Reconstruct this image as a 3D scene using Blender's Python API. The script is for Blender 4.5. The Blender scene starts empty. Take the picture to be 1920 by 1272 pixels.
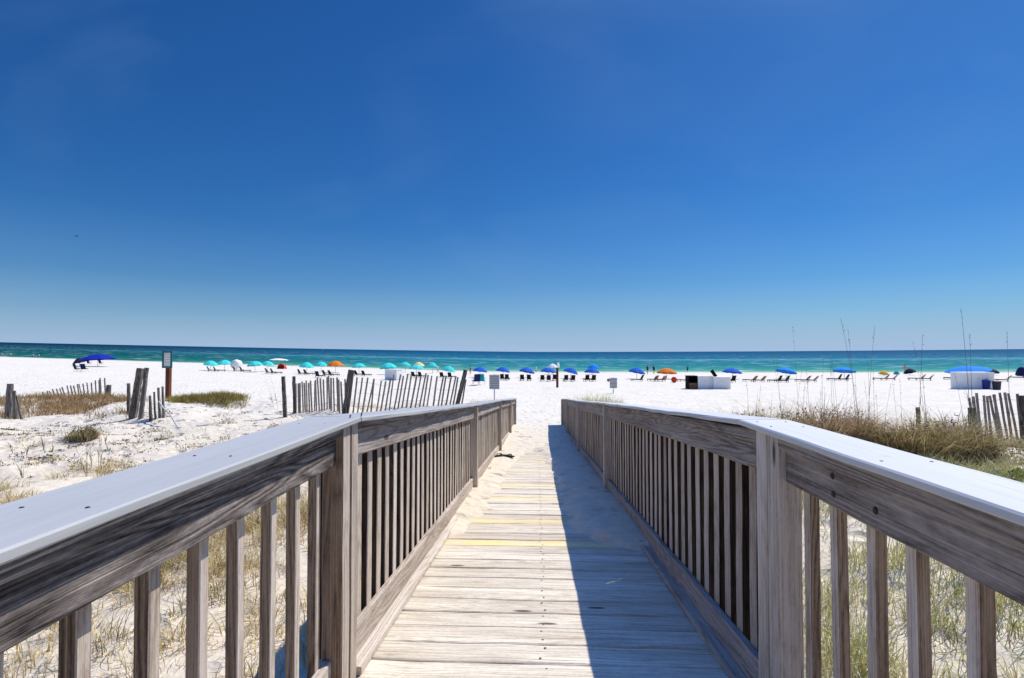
import bpy, bmesh, math, random
import numpy as np
from mathutils import Vector, Matrix, Quaternion, Euler

R = math.radians
rnd = random.Random(7)
scene = bpy.context.scene
COL = scene.collection

# ------------------------------------------------------------------ camera numbers
CAM = Vector((0.0, 0.0, 1.46))
YAW, PITCH = R(2.75), R(1.375)
FPX = 1000.0                      # focal length in pixels of the 1920 px wide photograph
CROT = Euler((math.pi/2 + PITCH, 0.0, YAW), 'XYZ').to_matrix()

def ray(px, py):
    d = Vector(((px-960)/FPX, -(py-636)/FPX, -1.0))
    return (CROT @ d).normalized()

# ------------------------------------------------------------------ noise helpers
def _h(ix, iy, s):
    n = (ix.astype(np.int64)*374761393 + iy.astype(np.int64)*668265263 + s*974634541) & 0xffffffff
    n = ((n ^ (n >> 13))*1274126177) & 0xffffffff
    n = n ^ (n >> 16)
    return (n & 0xffff)/65535.0

def vnoise(x, y, s=0):
    x = np.asarray(x, dtype=float); y = np.asarray(y, dtype=float)
    ix = np.floor(x); iy = np.floor(y)
    fx = x-ix; fy = y-iy
    fx = fx*fx*(3-2*fx); fy = fy*fy*(3-2*fy)
    a = _h(ix, iy, s); b = _h(ix+1, iy, s); c = _h(ix, iy+1, s); d = _h(ix+1, iy+1, s)
    return (a*(1-fx)+b*fx)*(1-fy)+(c*(1-fx)+d*fx)*fy - 0.5

def fbm(x, y, s=0, o=4):
    t = 0.0; a = 1.0
    for k in range(o):
        t = t + a*vnoise(x*2**k + 13.7*k, y*2**k - 7.1*k, s+k); a *= 0.5
    return t

def sstep(a, b, x):
    t = np.clip((np.asarray(x, dtype=float)-a)/(b-a), 0, 1)
    return t*t*(3-2*t)

# ------------------------------------------------------------------ the lie of the land
SLOPE = 0.083; Y0 = 2.35
def deck_z(y): return -SLOPE*np.maximum(0, np.asarray(y, dtype=float)-Y0)

_su = np.array([-2.4, -1.008, -0.53, -0.35, -0.11, 0.15, 0.45, 0.91, 2.4])
_sy = np.array([172., 150., 132., 126., 115., 116., 112., 104., 88.])
def shore_y(u): return np.interp(u, _su, _sy)
def lift(X, Y):
    # the strand climbs very slightly to either side of the access path
    u = np.clip(X/np.maximum(Y, 5.0), -2.4, 2.4)
    g = np.where(u < 0, 0.0178*np.abs(u)**1.25, 0.0068*np.abs(u)**2)
    return sstep(25, 60, Y)*Y*g

def ground(X, Y):
    X = np.asarray(X, dtype=float); Y = np.asarray(Y, dtype=float)
    u = np.clip(X/np.maximum(Y, 5.0), -2.4, 2.4)
    ys = shore_y(u)
    beach = np.interp(Y, [-20, 5, 12, 19, 24, 32, 45, 68], [-.85, -.85, -.86, -1.27, -1.36, -1.55, -1.8, -2.2])
    beach = np.where(Y > 68, -2.2 - 0.7*(Y-68)/np.maximum(ys-68, 8), beach)
    beach = np.maximum(beach, -4.5)
    # dunes either side
    hl = -0.55 + 0.24*fbm(X*.22, Y*.22, 3) + 0.19*fbm(X*.75, Y*.75, 5) + 0.16*np.exp(-((X+12.2)**2/9+(Y-20.5)**2/7)) - .12*sstep(8,3,Y)
    hr = -0.50 + 0.14*fbm(X*.25, Y*.25, 9) + 0.15*fbm(X*.8, Y*.8, 11) - .15*sstep(9,3,Y)
    ml = sstep(-1.35, -3.4, X)*sstep(28, 21.5, Y + 1.2*vnoise(X*.3, Y*0+1.5, 21))*sstep(1.0, 6.0, Y)
    mr = sstep(1.45, 3.9, X)*sstep(24, 14.5, Y + 2*vnoise(X*.3, Y*0+4.5, 23))*sstep(1.0, 6.0, Y)
    z = beach*(1-ml)+hl*ml
    z = z*(1-mr)+hr*mr
    # wind and foot marks
    z = z + 0.05*fbm(X*.5, Y*.5, 31) + 0.035*fbm(X*2.1, Y*2.1, 41, 3)*sstep(60, 15, Y)
    corridor = sstep(1.3, 1.08, np.abs(X-.035))*sstep(20.6, 19.6, Y)
    z = z - 0.28*corridor
    return z + lift(X, Y)

def gz(x, y): return float(ground(np.array([x]), np.array([y]))[0])

def at(px, py, y0=2.0, y1=140.0):
    """the point of the sand seen along one sight line of the photograph"""
    d = ray(px, py)
    ys = np.concatenate([np.arange(y0, 40, .05), np.arange(40, y1, .2)])
    t = ys/d.y
    X = CAM.x+d.x*t; Z = CAM.z+d.z*t
    G = ground(X, ys)
    k = np.argmax(Z <= G)
    if not (Z <= G).any(): k = len(ys)-1
    return Vector((float(X[k]), float(ys[k]), float(G[k])))

def at_y(px, py, y):
    d = ray(px, py); t = y/d.y
    return CAM + d*t

# ------------------------------------------------------------------ object helpers
def tag(o, label=None, cat=None, group=None, kind=None):
    if label: o['label'] = label
    if cat: o['category'] = cat
    if group: o['group'] = group
    if kind: o['kind'] = kind
    return o

def empty(name, loc=(0, 0, 0), rz=0.0, label=None, cat=None, group=None):
    o = bpy.data.objects.new(name, None); COL.objects.link(o)
    o.location = loc; o.rotation_euler = (0, 0, rz); o.empty_display_size = .2
    return tag(o, label, cat, group)

class MB:
    def __init__(s): s.v = []; s.f = []; s.g = []; s.m = []
    def add(s, vs, fs, gs, mi=0):
        b = len(s.v); s.v += [tuple(p) for p in vs]; s.g += [tuple(p) for p in gs]
        for f in fs: s.f.append(tuple(i+b for i in f)); s.m.append(mi)
    def beam(s, p0, p1, w, h, up=(0, 0, 1), ch=.004, seg=.25, jit=.0012, mi=0, mtop=None, r=rnd, taper=1.0, mface=None):
        p0 = Vector(p0); p1 = Vector(p1); t = p1-p0; L = t.length; t.normalize()
        u = Vector(up); u = (u - t*u.dot(t)).normalized(); sd = t.cross(u)
        n = max(1, min(60, int(L/seg)))
        a, b = w/2, h/2; c = min(ch, a*.4, b*.4)
        prof = [(-a+c, -b), (a-c, -b), (a, -b+c), (a, b-c), (a-c, b), (-a+c, b), (-a, b-c), (-a, -b+c)]
        o = Vector((r.uniform(0, 90), r.uniform(0, 40), r.uniform(0, 40)))
        vs = []; gs = []
        for i in range(n+1):
            k = i/n; sc = 1+(taper-1)*k
            ju, jv = r.gauss(0, jit), r.gauss(0, jit)
            for (x, y) in prof:
                vs.append(p0+t*(L*k)+sd*((x+ju+r.gauss(0, jit*.5))*sc)+u*((y+jv+r.gauss(0, jit*.5))*sc))
                gs.append((o.x+L*k, o.y+x, o.z+y))
        fs = []; ms = []
        for i in range(n):
            for j in range(8):
                q = (j+1) % 8
                fs.append((i*8+j, i*8+q, (i+1)*8+q, (i+1)*8+j)); ms.append(j)
        b0 = len(s.v)
        s.v += [tuple(p) for p in vs]; s.g += [tuple(p) for p in gs]
        for f, j in zip(fs, ms):
            s.f.append(tuple(i+b0 for i in f)); s.m.append(mtop if (mtop is not None and j in (3, 4, 5)) else (mface[1] if mface and j in mface[0] else mi))
        s.f.append(tuple(b0+j for j in range(7, -1, -1))); s.m.append(mi)
        s.f.append(tuple(b0+n*8+j for j in range(8))); s.m.append(mi)
    def tube(s, pts, rad, n=8, mi=0, cap=True):
        pts = [Vector(p) for p in pts]
        if not isinstance(rad, (list, tuple)): rad = [rad]*len(pts)
        vs = []; gs = []; oz = rnd.uniform(0, 30)
        L = 0
        for i, p in enumerate(pts):
            t = (pts[min(i+1, len(pts)-1)]-pts[max(i-1, 0)]).normalized()
            u = t.orthogonal().normalized() if abs(t.z) > .95 else t.cross(Vector((0, 0, 1))).normalized()
            v = t.cross(u)
            if i: L += (p-pts[i-1]).length
            for k in range(n):
                a = 2*math.pi*k/n
                d = u*math.cos(a)+v*math.sin(a)
                vs.append(p+d*rad[i]); gs.append((oz+L, math.cos(a)*.05+oz, math.sin(a)*.05))
        fs = []
        for i in range(len(pts)-1):
            for k in range(n):
                q = (k+1) % n
                fs.append((i*n+k, i*n+q, (i+1)*n+q, (i+1)*n+k))
        if cap:
            fs.append(tuple(range(n-1, -1, -1))); fs.append(tuple((len(pts)-1)*n+k for k in range(n)))
        s.add(vs, fs, gs, mi)
    def blade(s, p, d, h, lean, w, segs=3, droop=0.0):
        """one leaf of grass: foot p, heading d (radians), height, sideways reach, width"""
        p = Vector(p); dv = Vector((math.cos(d), math.sin(d), 0)); sv = Vector((-dv.y, dv.x, 0))*w*.5
        q = rnd.uniform(-.8, .8); sv = Vector((sv.x*math.cos(q)-sv.y*math.sin(q), sv.x*math.sin(q)+sv.y*math.cos(q), 0))
        r0 = rnd.random(); vs = []; gs = []
        for i in range(segs+1):
            k = i/segs
            c = p+dv*(lean*k*k)+Vector((0, 0, h*k*(1-droop*k*k)))
            if i == segs: vs.append(c); gs.append((k, r0, 0))
            else:
                ww = 1-k*.55
                vs += [c-sv*ww, c+sv*ww]; gs += [(k, r0, 0)]*2
        fs = [(2*i, 2*i+1, 2*i+3, 2*i+2) for i in range(segs-1)]+[(2*segs-2, 2*segs-1, 2*segs)]
        s.add(vs, fs, gs)
    def tri_leaf(s, p, n, size):
        p = Vector(p); n = Vector(n).normalized(); u = n.orthogonal().normalized()
        a = rnd.uniform(0, 6.28); u = (Quaternion(n, a) @ u); v = n.cross(u); r0 = rnd.random()
        s.add([p-u*size, p+v*size*.35, p+u*size, p-v*size*.35], [(0, 1, 2, 3)], [(rnd.random(), r0, 0)]*4)
    def mesh(s, name, mats, smooth=False, origin=(0, 0, 0)):
        me = bpy.data.meshes.new(name)
        o = Vector(origin)
        me.from_pydata([(p[0]-o.x, p[1]-o.y, p[2]-o.z) for p in s.v], [], s.f)
        at_ = me.attributes.new('gc', 'FLOAT_VECTOR', 'POINT')
        at_.data.foreach_set('vector', np.array(s.g, dtype=np.float32).ravel())
        for m in (mats if isinstance(mats, (list, tuple)) else [mats]): me.materials.append(m)
        me.polygons.foreach_set('material_index', np.array(s.m, dtype=np.int32))
        if smooth: me.polygons.foreach_set('use_smooth', np.ones(len(me.polygons), dtype=bool))
        me.update()
        return me
    def build(s, name, mats, parent=None, smooth=False, origin=None, wparent=None):
        """mesh coordinates are world ones when origin is given, else the parent's own"""
        o = bpy.data.objects.new(name, s.mesh(name, mats, smooth, origin or (0, 0, 0))); COL.objects.link(o)
        if parent: o.parent = parent
        if origin is not None:
            po = Vector((0, 0, 0)); p = parent
            while p: po += p.location; p = p.parent
            o.location = Vector(origin)-po
        return o

def copy_tree(o, parent=None):
    c = o.copy(); COL.objects.link(c)
    if parent: c.parent = parent
    for ch in list(o.children): copy_tree(ch, c)
    return c

# ------------------------------------------------------------------ materials
class NT:
    def __init__(s, name):
        s.mat = bpy.data.materials.new(name); s.mat.use_nodes = True
        s.t = s.mat.node_tree; s.t.nodes.clear()
        s.out = s.n('ShaderNodeOutputMaterial'); s.b = s.n('ShaderNodeBsdfPrincipled')
        s.l(s.b.outputs[0], s.out.inputs[0])
    def n(s, t, **k):
        x = s.t.nodes.new(t)
        for a, b in k.items(): setattr(x, a, b)
        return x
    def l(s, a, b): s.t.links.new(a, b)
    def gc(s): return s.n('ShaderNodeAttribute', attribute_name='gc').outputs['Vector']
    def obj(s): return s.n('ShaderNodeTexCoord').outputs['Object']
    def pos(s): return s.n('ShaderNodeNewGeometry').outputs['Position']
    def scale(s, v, sc):
        m = s.n('ShaderNodeVectorMath', operation='MULTIPLY'); s.l(v, m.inputs[0]); m.inputs[1].default_value = sc; return m.outputs[0]
    def noise(s, v, sc=1, det=4, rough=.55, dist=0.0):
        x = s.n('ShaderNodeTexNoise'); s.l(v, x.inputs['Vector']); x.inputs['Scale'].default_value = sc
        x.inputs['Detail'].default_value = det; x.inputs['Roughness'].default_value = rough; x.inputs['Distortion'].default_value = dist
        return x.outputs[0]
    def math(s, op, a, b=None, c=None, clamp=False):
        x = s.n('ShaderNodeMath', operation=op, use_clamp=clamp)
        for i, q in enumerate((a, b, c)):
            if q is None: continue
            if isinstance(q, (int, float)): x.inputs[i].default_value = q
            else: s.l(q, x.inputs[i])
        return x.outputs[0]
    def ramp(s, f, stops, interp='LINEAR'):
        x = s.n('ShaderNodeValToRGB'); cr = x.color_ramp; cr.interpolation = interp
        while len(cr.elements) > 1: cr.elements.remove(cr.elements[0])
        cr.elements[0].position = stops[0][0]; cr.elements[0].color = (*stops[0][1], 1)
        for p, c in stops[1:]:
            e = cr.elements.new(p); e.color = (*c, 1)
        s.l(f, x.inputs[0]); return x.outputs[0]
    def mix(s, f, a, b, mode='MIX'):
        x = s.n('ShaderNodeMix', data_type='RGBA', blend_type=mode)
        for q, i in ((f, 0), (a, 6), (b, 7)):
            if isinstance(q, (int, float)): x.inputs[i].default_value = q
            elif isinstance(q, tuple): x.inputs[i].default_value = (*q, 1)
            else: s.l(q, x.inputs[i])
        return x.outputs[2]
    def rng(s, f, a, b, c=0.0, d=1.0):
        x = s.n('ShaderNodeMapRange'); s.l(f, x.inputs[0])
        for i, q in enumerate((a, b, c, d)): x.inputs[i+1].default_value = q
        return x.outputs[0]
    def bump(s, h, st=.3, dist=.01):
        x = s.n('ShaderNodeBump'); s.l(h, x.inputs['Height']); x.inputs['Strength'].default_value = st; x.inputs['Distance'].default_value = dist
        s.l(x.outputs[0], s.b.inputs['Normal'])
    def done(s, col, rough=.8, spec=.2):
        if isinstance(col, tuple): s.b.inputs['Base Color'].default_value = (*col, 1)
        else: s.l(col, s.b.inputs['Base Color'])
        if isinstance(rough, (int, float)): s.b.inputs['Roughness'].default_value = rough
        else: s.l(rough, s.b.inputs['Roughness'])
        s.b.inputs['Specular IOR Level'].default_value = spec
        return s.mat

def wood(name, dark, mid, light, contrast=1.0, paint=None, grain=80.0):
    w = NT(name); g = w.gc()
    rv = w.n('ShaderNodeObjectInfo').outputs['Random']
    n1 = w.noise(w.scale(g, (.8, 9, 9)), 1, 2, .4, .25)
    rings = w.math('SINE', w.math('MULTIPLY', n1, grain))
    rings = w.math('POWER', w.rng(rings, -1, 1), .6)
    fine = w.noise(w.scale(g, (1.1, 230, 230)), 1, 4, .72)
    broad = w.noise(w.scale(g, (.9, 9, 9)), 1, 5, .6)
    pit = w.noise(w.scale(g, (34, 130, 130)), 1, 3, .7)
    fine = w.math('ADD', w.math('MULTIPLY', fine, .72), w.math('MULTIPLY', pit, .28))
    f = w.math('ADD', w.math('MULTIPLY', rings, .24*contrast), w.math('MULTIPLY', fine, 1.5))
    f = w.math('ADD', f, w.math('MULTIPLY', broad, .42))
    f = w.math('SUBTRACT', f, .17*contrast+.545)
    f = w.math('ADD', f, w.rng(rv, 0, 1, -.09, .09))
    c = w.ramp(f, [(.12, dark), (.45, mid), (.78, light)])
    # silver-grey and brownish areas
    tint = w.noise(w.scale(g, (.4, 2, 2)), 1.3, 2, .5)
    c = w.mix(w.rng(tint, .4, .65, 0, .5), c, w.mix(.5, c, (.30, .19, .11), 'MULTIPLY'))
    # knots
    vo = w.n('ShaderNodeTexVoronoi'); w.l(w.scale(g, (2.4, 8.5, 8.5)), vo.inputs['Vector']); vo.inputs['Scale'].default_value = 1
    vs = w.n('ShaderNodeSeparateColor'); w.l(vo.outputs['Color'], vs.inputs[0])
    kn = w.math('MULTIPLY', w.rng(vo.outputs['Distance'], .10, .16, 1, 0), w.math('GREATER_THAN', vs.outputs[0], .86))
    c = w.mix(w.math('MULTIPLY', kn, .85), c, (.045, .026, .016))
    # checks and cracks
    cr = w.noise(w.scale(g, (.9, 60, 60)), 1, 2, .5, .2)
    ck = w.rng(cr, .29, .24, 0, 1)
    c = w.mix(w.math('MULTIPLY', ck, .8), c, (.03, .02, .015))
    if paint:
        pn = w.noise(w.scale(g, (2.2, 14, 14)), 1, 5, .65)
        wear = w.rng(w.math('ADD', pn, w.math('MULTIPLY', fine, .5)), .58, .88, .82, .12)
        c = w.mix(wear, c, w.mix(.2, paint, c, 'MULTIPLY'))
    h = w.math('SUBTRACT', w.math('ADD', w.math('MULTIPLY', fine, .7), w.math('MULTIPLY', rings, .3)), w.math('MULTIPLY', ck, 1.5))
    w.bump(h, .8, .005)
    return w.done(c, .85, .15)

M = {}
M['rail'] = wood('weathered_rail_wood', (.13, .105, .09), (.40, .35, .315), (.62, .565, .53), .8)
M['rail_dark'] = wood('dark_shaded_rail_wood', (.022, .018, .016), (.19, .16, .145), (.58, .52, .47), 1.1)  # left boards' shade under the cap put into the colour; also a dark post
M['bal_shade'] = wood('shade_toned_baluster_side_wood', (.012, .008, .006), (.065, .042, .027), (.19, .135, .095), .8)  # ramp baluster sides: shade between the balusters put into the colour
M['baluster'] = wood('weathered_lit_baluster_wood', (.30, .22, .16), (.66, .57, .48), (.84, .77, .69), .6)  # lit look of the walkway faces put into the colour
M['near_shade'] = wood('shade_toned_near_side_wood', (.09, .055, .036), (.33, .23, .155), (.50, .39, .29), .9)  # unlit faces of near balusters and left posts, shade put into the colour
M['post'] = wood('weathered_post_wood', (.28, .215, .165), (.62, .54, .46), (.80, .74, .67), .65)
M['deck'] = wood('bleached_deck_wood', (.42, .34, .25), (.83, .755, .615), (.91, .855, .74), .5)
M['deck_yellow'] = wood('yellow_striped_deck_wood', (.42, .34, .25), (.83, .755, .615), (.91, .855, .74), .5, paint=(.93, .70, .25))
M['old'] = wood('silvered_old_timber', (.022, .018, .015), (.17, .15, .13), (.52, .48, .43), 1.5)
M['slat'] = wood('grey_fence_slat_wood', (.12, .09, .07), (.42, .35, .285), (.66, .58, .50), .8)

def mk_cap(name, k):
    w = NT(name); g = w.gc()
    a = w.noise(w.scale(g, (1.2, 40, 40)), 1, 4, .6); b = w.noise(w.scale(g, (.5, 3, 3)), 1, 4, .6)
    c = w.ramp(b, [(.3, (.54*k, .54*k, .53*k)), (.7, (.63*k, .63*k, .62*k))])
    c = w.mix(w.rng(a, .52, .74, 0, .38), c, (.33, .34, .36))
    sp = w.noise(g, 9, 4, .6)
    c = w.mix(w.rng(sp, .62, .74, 0, .45), c, (.40, .36, .30))
    ck = w.rng(w.noise(w.scale(g, (.7, 45, 45)), 1, 2, .5, .2), .285, .25, 0, .7)
    c = w.mix(ck, c, (.10, .09, .085))
    w.bump(w.math('SUBTRACT', a, ck), .45, .004)
    return w.done(c, .55, .3)
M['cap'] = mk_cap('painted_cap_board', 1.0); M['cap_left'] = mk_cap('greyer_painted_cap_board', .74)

def mk_sand():
    w = NT('white_sand'); p = w.pos()
    a = w.noise(p, .6, 5, .6); b = w.noise(p, 9, 5, .65); c_ = w.noise(p, 90, 3, .6)
    c = w.ramp(a, [(.3, (.69, .625, .52)), (.7, (.77, .715, .615))])
    sx = w.n('ShaderNodeSeparateXYZ'); w.l(p, sx.inputs[0])
    near = w.rng(sx.outputs[1], 14, 27, 1, 0); c = w.mix(w.rng(sx.outputs[1], 6, 22, .50, 0), c, (.69, .555, .375))
    dirt = w.math('MULTIPLY', near, w.rng(w.math('ADD', w.math('MULTIPLY', b, .6), w.math('MULTIPLY', a, .5)), .5, .72, 0, .6))
    c = w.mix(dirt, c, (.47, .39, .29))
    c = w.mix(w.rng(c_, .60, .74, 0, .16), c, (.46, .38, .29))
    # debris flecks near the dunes
    vo = w.n('ShaderNodeTexVoronoi'); w.l(p, vo.inputs['Vector']); vo.inputs['Scale'].default_value = 5.5
    fl = w.math('MULTIPLY', w.rng(vo.outputs['Distance'], .10, .16, 1, 0), w.rng(a, .47, .58, 0, 1))
    fl = w.math('MULTIPLY', fl, near)
    c = w.mix(w.math('MULTIPLY', fl, .75), c, (.16, .12, .08))
    # damp strip by the sea
    att = w.n('ShaderNodeAttribute', attribute_name='wet').outputs['Fac']
    c = w.mix(w.math('MULTIPLY', att, .6), c, (.42, .38, .30))
    dents = w.noise(p, 3.2, 3, .55)
    steps = w.n('ShaderNodeTexVoronoi'); w.l(w.scale(p, (1, 1, .2)), steps.inputs['Vector']); steps.inputs['Scale'].default_value = 2.3
    stp = w.math('MULTIPLY', w.rng(steps.outputs['Distance'], .08, .34, -1, 0), 1.3)
    dents = w.math('ADD', dents, stp)
    h = w.math('ADD', w.math('MULTIPLY', b, .6), w.math('ADD', w.math('MULTIPLY', c_, .12), w.math('MULTIPLY', dents, 1.6)))
    w.bump(h, .75, .05)
    return w.done(c, .95, .1)
M['sand'] = mk_sand()

def mk_sea():
    w = NT('gulf_water'); p = w.pos()
    off = w.n('ShaderNodeAttribute', attribute_name='off').outputs['Fac']     # 1 at the beach, 0 at the horizon
    n = w.noise(w.scale(p, (.02, .06, 1)), 1, 4, .6)
    n2 = w.noise(w.scale(p, (.004, .03, 1)), 1, 4, .55)
    f = w.math('ADD', off, w.math('MULTIPLY', w.math('SUBTRACT', n, .5), .09))
    f = w.math('ADD', f, w.math('MULTIPLY', w.math('SUBTRACT', n2, .5), .10))
    c = w.ramp(f, [(.0, (.004, .070, .148)), (.22, (.005, .098, .180)), (.335, (.006, .105, .190)), (.40, (.044, .27, .30)), (.46, (.010, .150, .190)),
                   (.66, (.012, .165, .195)), (.84, (.030, .235, .205)), (.94, (.11, .31, .225)), (1.0, (.30, .44, .31))])
    dk = w.n('ShaderNodeAttribute', attribute_name='deep').outputs['Fac']
    c = w.mix(dk, c, w.mix(1.0, c, (.12, .42, .40), 'MULTIPLY'))
    # small whitecaps
    wn = w.noise(w.scale(p, (.12, .35, 1)), 1, 4, .6)
    wc = w.rng(wn, .60, .66, 0, .8)
    wc = w.math('MULTIPLY', wc, w.rng(off, .08, .3, 0, 1))
    c = w.mix(wc, c, (.62, .70, .70))
    # surf line
    sn = w.noise(w.scale(p, (.15, .2, 1)), 1, 3, .6)
    sf = w.rng(w.math('ADD', off, w.math('MULTIPLY', w.math('SUBTRACT', sn, .5), .05)), .984, .993, 0, .75)
    c = w.mix(sf, c, (.72, .75, .72))
    wv = w.noise(w.scale(p, (.25, .7, 1)), 1, 5, .6)
    w.bump(wv, .7, .35)
    m = w.done(c, .7, .0)
    w.b.inputs['IOR'].default_value = 1.33
    w.b.inputs['Specular IOR Level'].default_value = .03
    return m
M['sea'] = mk_sea()

def plain(name, col, rough=.7, spec=.3, var=.12, sc=18.0):
    w = NT(name); n = w.noise(w.obj(), sc, 4, .6)
    dk = tuple(max(0, c*(1-var)) for c in col); lt = tuple(min(1, c*(1+var)) for c in col)
    return w.done(w.ramp(n, [(.3, dk), (.7, lt)]), rough, spec)

def grass(name, stops, base=(.10, .07, .04), trans=.25):
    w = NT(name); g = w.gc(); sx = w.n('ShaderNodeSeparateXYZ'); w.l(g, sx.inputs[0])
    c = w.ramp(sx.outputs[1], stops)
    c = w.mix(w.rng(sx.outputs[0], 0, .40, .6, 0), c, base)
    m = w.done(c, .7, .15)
    tr = w.n('ShaderNodeBsdfTranslucent'); w.l(c, tr.inputs[0])
    mx = w.n('ShaderNodeMixShader'); mx.inputs[0].default_value = trans
    w.l(w.b.outputs[0], mx.inputs[1]); w.l(tr.outputs[0], mx.inputs[2]); w.l(mx.outputs[0], w.out.inputs[0])
    return m
M['straw'] = grass('straw_grass', [(0, (.42, .29, .12)), (.4, (.60, .46, .22)), (.75, (.70, .58, .33)), (1, (.46, .42, .15))], (.52, .38, .19))
M['dune'] = grass('brown_dune_grass', [(0, (.07, .042, .026)), (.22, (.24, .15, .08)), (.5, (.52, .38, .20)), (.74, (.72, .59, .36)), (.84, (.36, .38, .09)), (1, (.28, .33, .06))], (.10, .066, .038))
M['red_brown'] = grass('reddish_dune_shrub', [(0, (.06, .032, .022)), (.3, (.29, .165, .095)), (.65, (.52, .35, .21)), (1, (.68, .53, .35))], (.085, .05, .034))
M['rust_grass'] = grass('russet_dune_grass', [(0, (.20, .10, .05)), (.4, (.33, .19, .085)), (.8, (.46, .34, .17)), (1, (.30, .28, .11))], (.20, .12, .065))
M['olive'] = grass('olive_dune_grass', [(0, (.13, .105, .03)), (.4, (.29, .22, .055)), (.8, (.42, .34, .11)), (1, (.22, .22, .05))], (.14, .10, .04))
M['green'] = grass('green_dune_plant', [(0, (.12, .17, .03)), (.5, (.25, .30, .06)), (.85, (.40, .40, .12)), (1, (.45, .38, .19))], (.18, .17, .07))
M['mixed'] = grass('green_and_straw_grass', [(0, (.30, .36, .06)), (.3, (.48, .48, .13)), (.6, (.64, .56, .30)), (1, (.70, .62, .40))], (.52, .44, .26))
M['stalk'] = grass('dry_sea_oat_stalk', [(0, (.12, .10, .075)), (1, (.26, .215, .155))], (.12, .10, .075), .1)
M['debris'] = grass('dark_dune_debris', [(0, (.03, .022, .015)), (.6, (.09, .06, .04)), (1, (.2, .14, .08))], (.03, .02, .015), .05)

M['turq'] = plain('turquoise_canvas', (.06, .64, .60), .8, .1)
M['blue'] = plain('blue_canvas', (.012, .115, .52), .8, .1)
M['royal'] = plain('royal_blue_canvas', (.010, .02, .33), .8, .1)
M['sky'] = plain('bright_blue_canvas', (.01, .24, .70), .8, .1)
M['orange'] = plain('orange_canvas', (.72, .20, .02), .8, .1)
M['cream'] = plain('cream_canvas', (.78, .66, .30), .8, .1)
M['white'] = plain('white_canvas', (.78, .78, .76), .8, .1)
M['darkcan'] = plain('dark_canvas', (.025, .025, .05), .8, .1)
M['tealcan'] = plain('teal_canvas', (.02, .35, .45), .8, .1)
M['yellow'] = plain('yellow_canvas', (.75, .45, .05), .8, .1)
M['pole'] = plain('bare_pole_wood', (.45, .38, .28), .6, .3)
M['black'] = plain('black_lounger_fabric', (.012, .012, .014), .8, .15)
M['navy'] = plain('navy_fabric', (.012, .02, .09), .8, .15)
M['tan'] = plain('tan_lounger_fabric', (.34, .22, .14), .8, .15)
M['tanred'] = plain('faded_red_lounger_fabric', (.33, .17, .13), .8, .15)
M['frame'] = plain('dark_lounger_wood', (.045, .03, .022), .8, .15)
M['tanframe'] = plain('tan_lounger_wood', (.20, .12, .07), .8, .15)
M['boxwhite'] = plain('white_box_paint', (.84, .83, .81), .6, .3, .04, 3)
M['boxdark'] = plain('dark_box_inside', (.010, .009, .009), .9, .1)
M['boxbrown'] = plain('brown_box_slats', (.30, .15, .08), .8, .1)
M['signbrown'] = wood('brown_sign_post_wood', (.06, .022, .012), (.14, .05, .025), (.22, .09, .05), .6)
M['signwhite'] = plain('white_sign_face', (.72, .72, .70), .5, .3, .04)
M['signgrey'] = plain('grey_sign_face', (.42, .43, .45), .5, .3, .08, 6)
M['teal'] = plain('teal_sign_frame', (.02, .13, .14), .5, .3)
M['ink'] = plain('faded_sign_ink', (.18, .185, .2), .7, .1)
M['redink'] = plain('faded_red_ink', (.55, .38, .34), .7, .1)
M['metal'] = plain('galvanised_post', (.50, .50, .50), .45, .5)
M['bin'] = plain('blue_plastic_bin', (.01, .03, .28), .5, .4)
M['darkbin'] = plain('dark_plastic_bin', (.012, .018, .04), .5, .4)
M['skin'] = plain('bare_skin', (.42, .24, .16), .6, .3)  # the skin's own tone
M['hair'] = plain('dark_hair', (.03, .02, .015), .8, .2)
M['redcloth'] = plain('red_cloth', (.60, .06, .03), .8, .1)
M['darkcloth'] = plain('dark_cloth', (.02, .02, .03), .8, .1)
M['whitecloth'] = plain('white_cloth', (.75, .75, .74), .8, .1)
M['pinkcloth'] = plain('pink_cloth', (.62, .25, .26), .8, .1)
M['rubber'] = plain('black_rubber', (.014, .013, .013), .7, .3)
M['rope'] = plain('pale_rope', (.55, .55, .56), .8, .1)
M['rust'] = plain('rusty_iron', (.26, .10, .025), .8, .2, .35)
M['bolt'] = plain('dark_bolt_steel', (.015, .014, .014), .6, .4)
M['hull'] = plain('white_hull_paint', (.75, .76, .77), .4, .4)
M['feather'] = plain('dark_feather', (.06, .08, .11), .8, .1)
M['gull'] = plain('grey_feather', (.45, .45, .46), .8, .1)
M['paper'] = plain('white_shell', (.8, .8, .78), .7, .2)

M['nailhead'] = plain('rusty_nail_heads', (.10, .065, .045), .7, .3)
# ------------------------------------------------------------------ sky, sun, camera
SUN_EL, SUN_AZ = R(53.5), R(48.0)          # azimuth clockwise from +Y
w = bpy.data.worlds.new('World'); scene.world = w; w.use_nodes = True
nt = w.node_tree; nt.nodes.clear()
sky = nt.nodes.new('ShaderNodeTexSky'); sky.sky_type = 'NISHITA'; sky.sun_disc = False
sky.sun_elevation = SUN_EL; sky.sun_rotation = SUN_AZ
sky.altitude = 0; sky.air_density = 1.0; sky.dust_density = .35; sky.ozone_density = 3.0
hs = nt.nodes.new('ShaderNodeHueSaturation'); hs.inputs['Saturation'].default_value = 1.25
bgn = nt.nodes.new('ShaderNodeBackground'); bgn.inputs['Strength'].default_value = .10
wo = nt.nodes.new('ShaderNodeOutputWorld')
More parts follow.
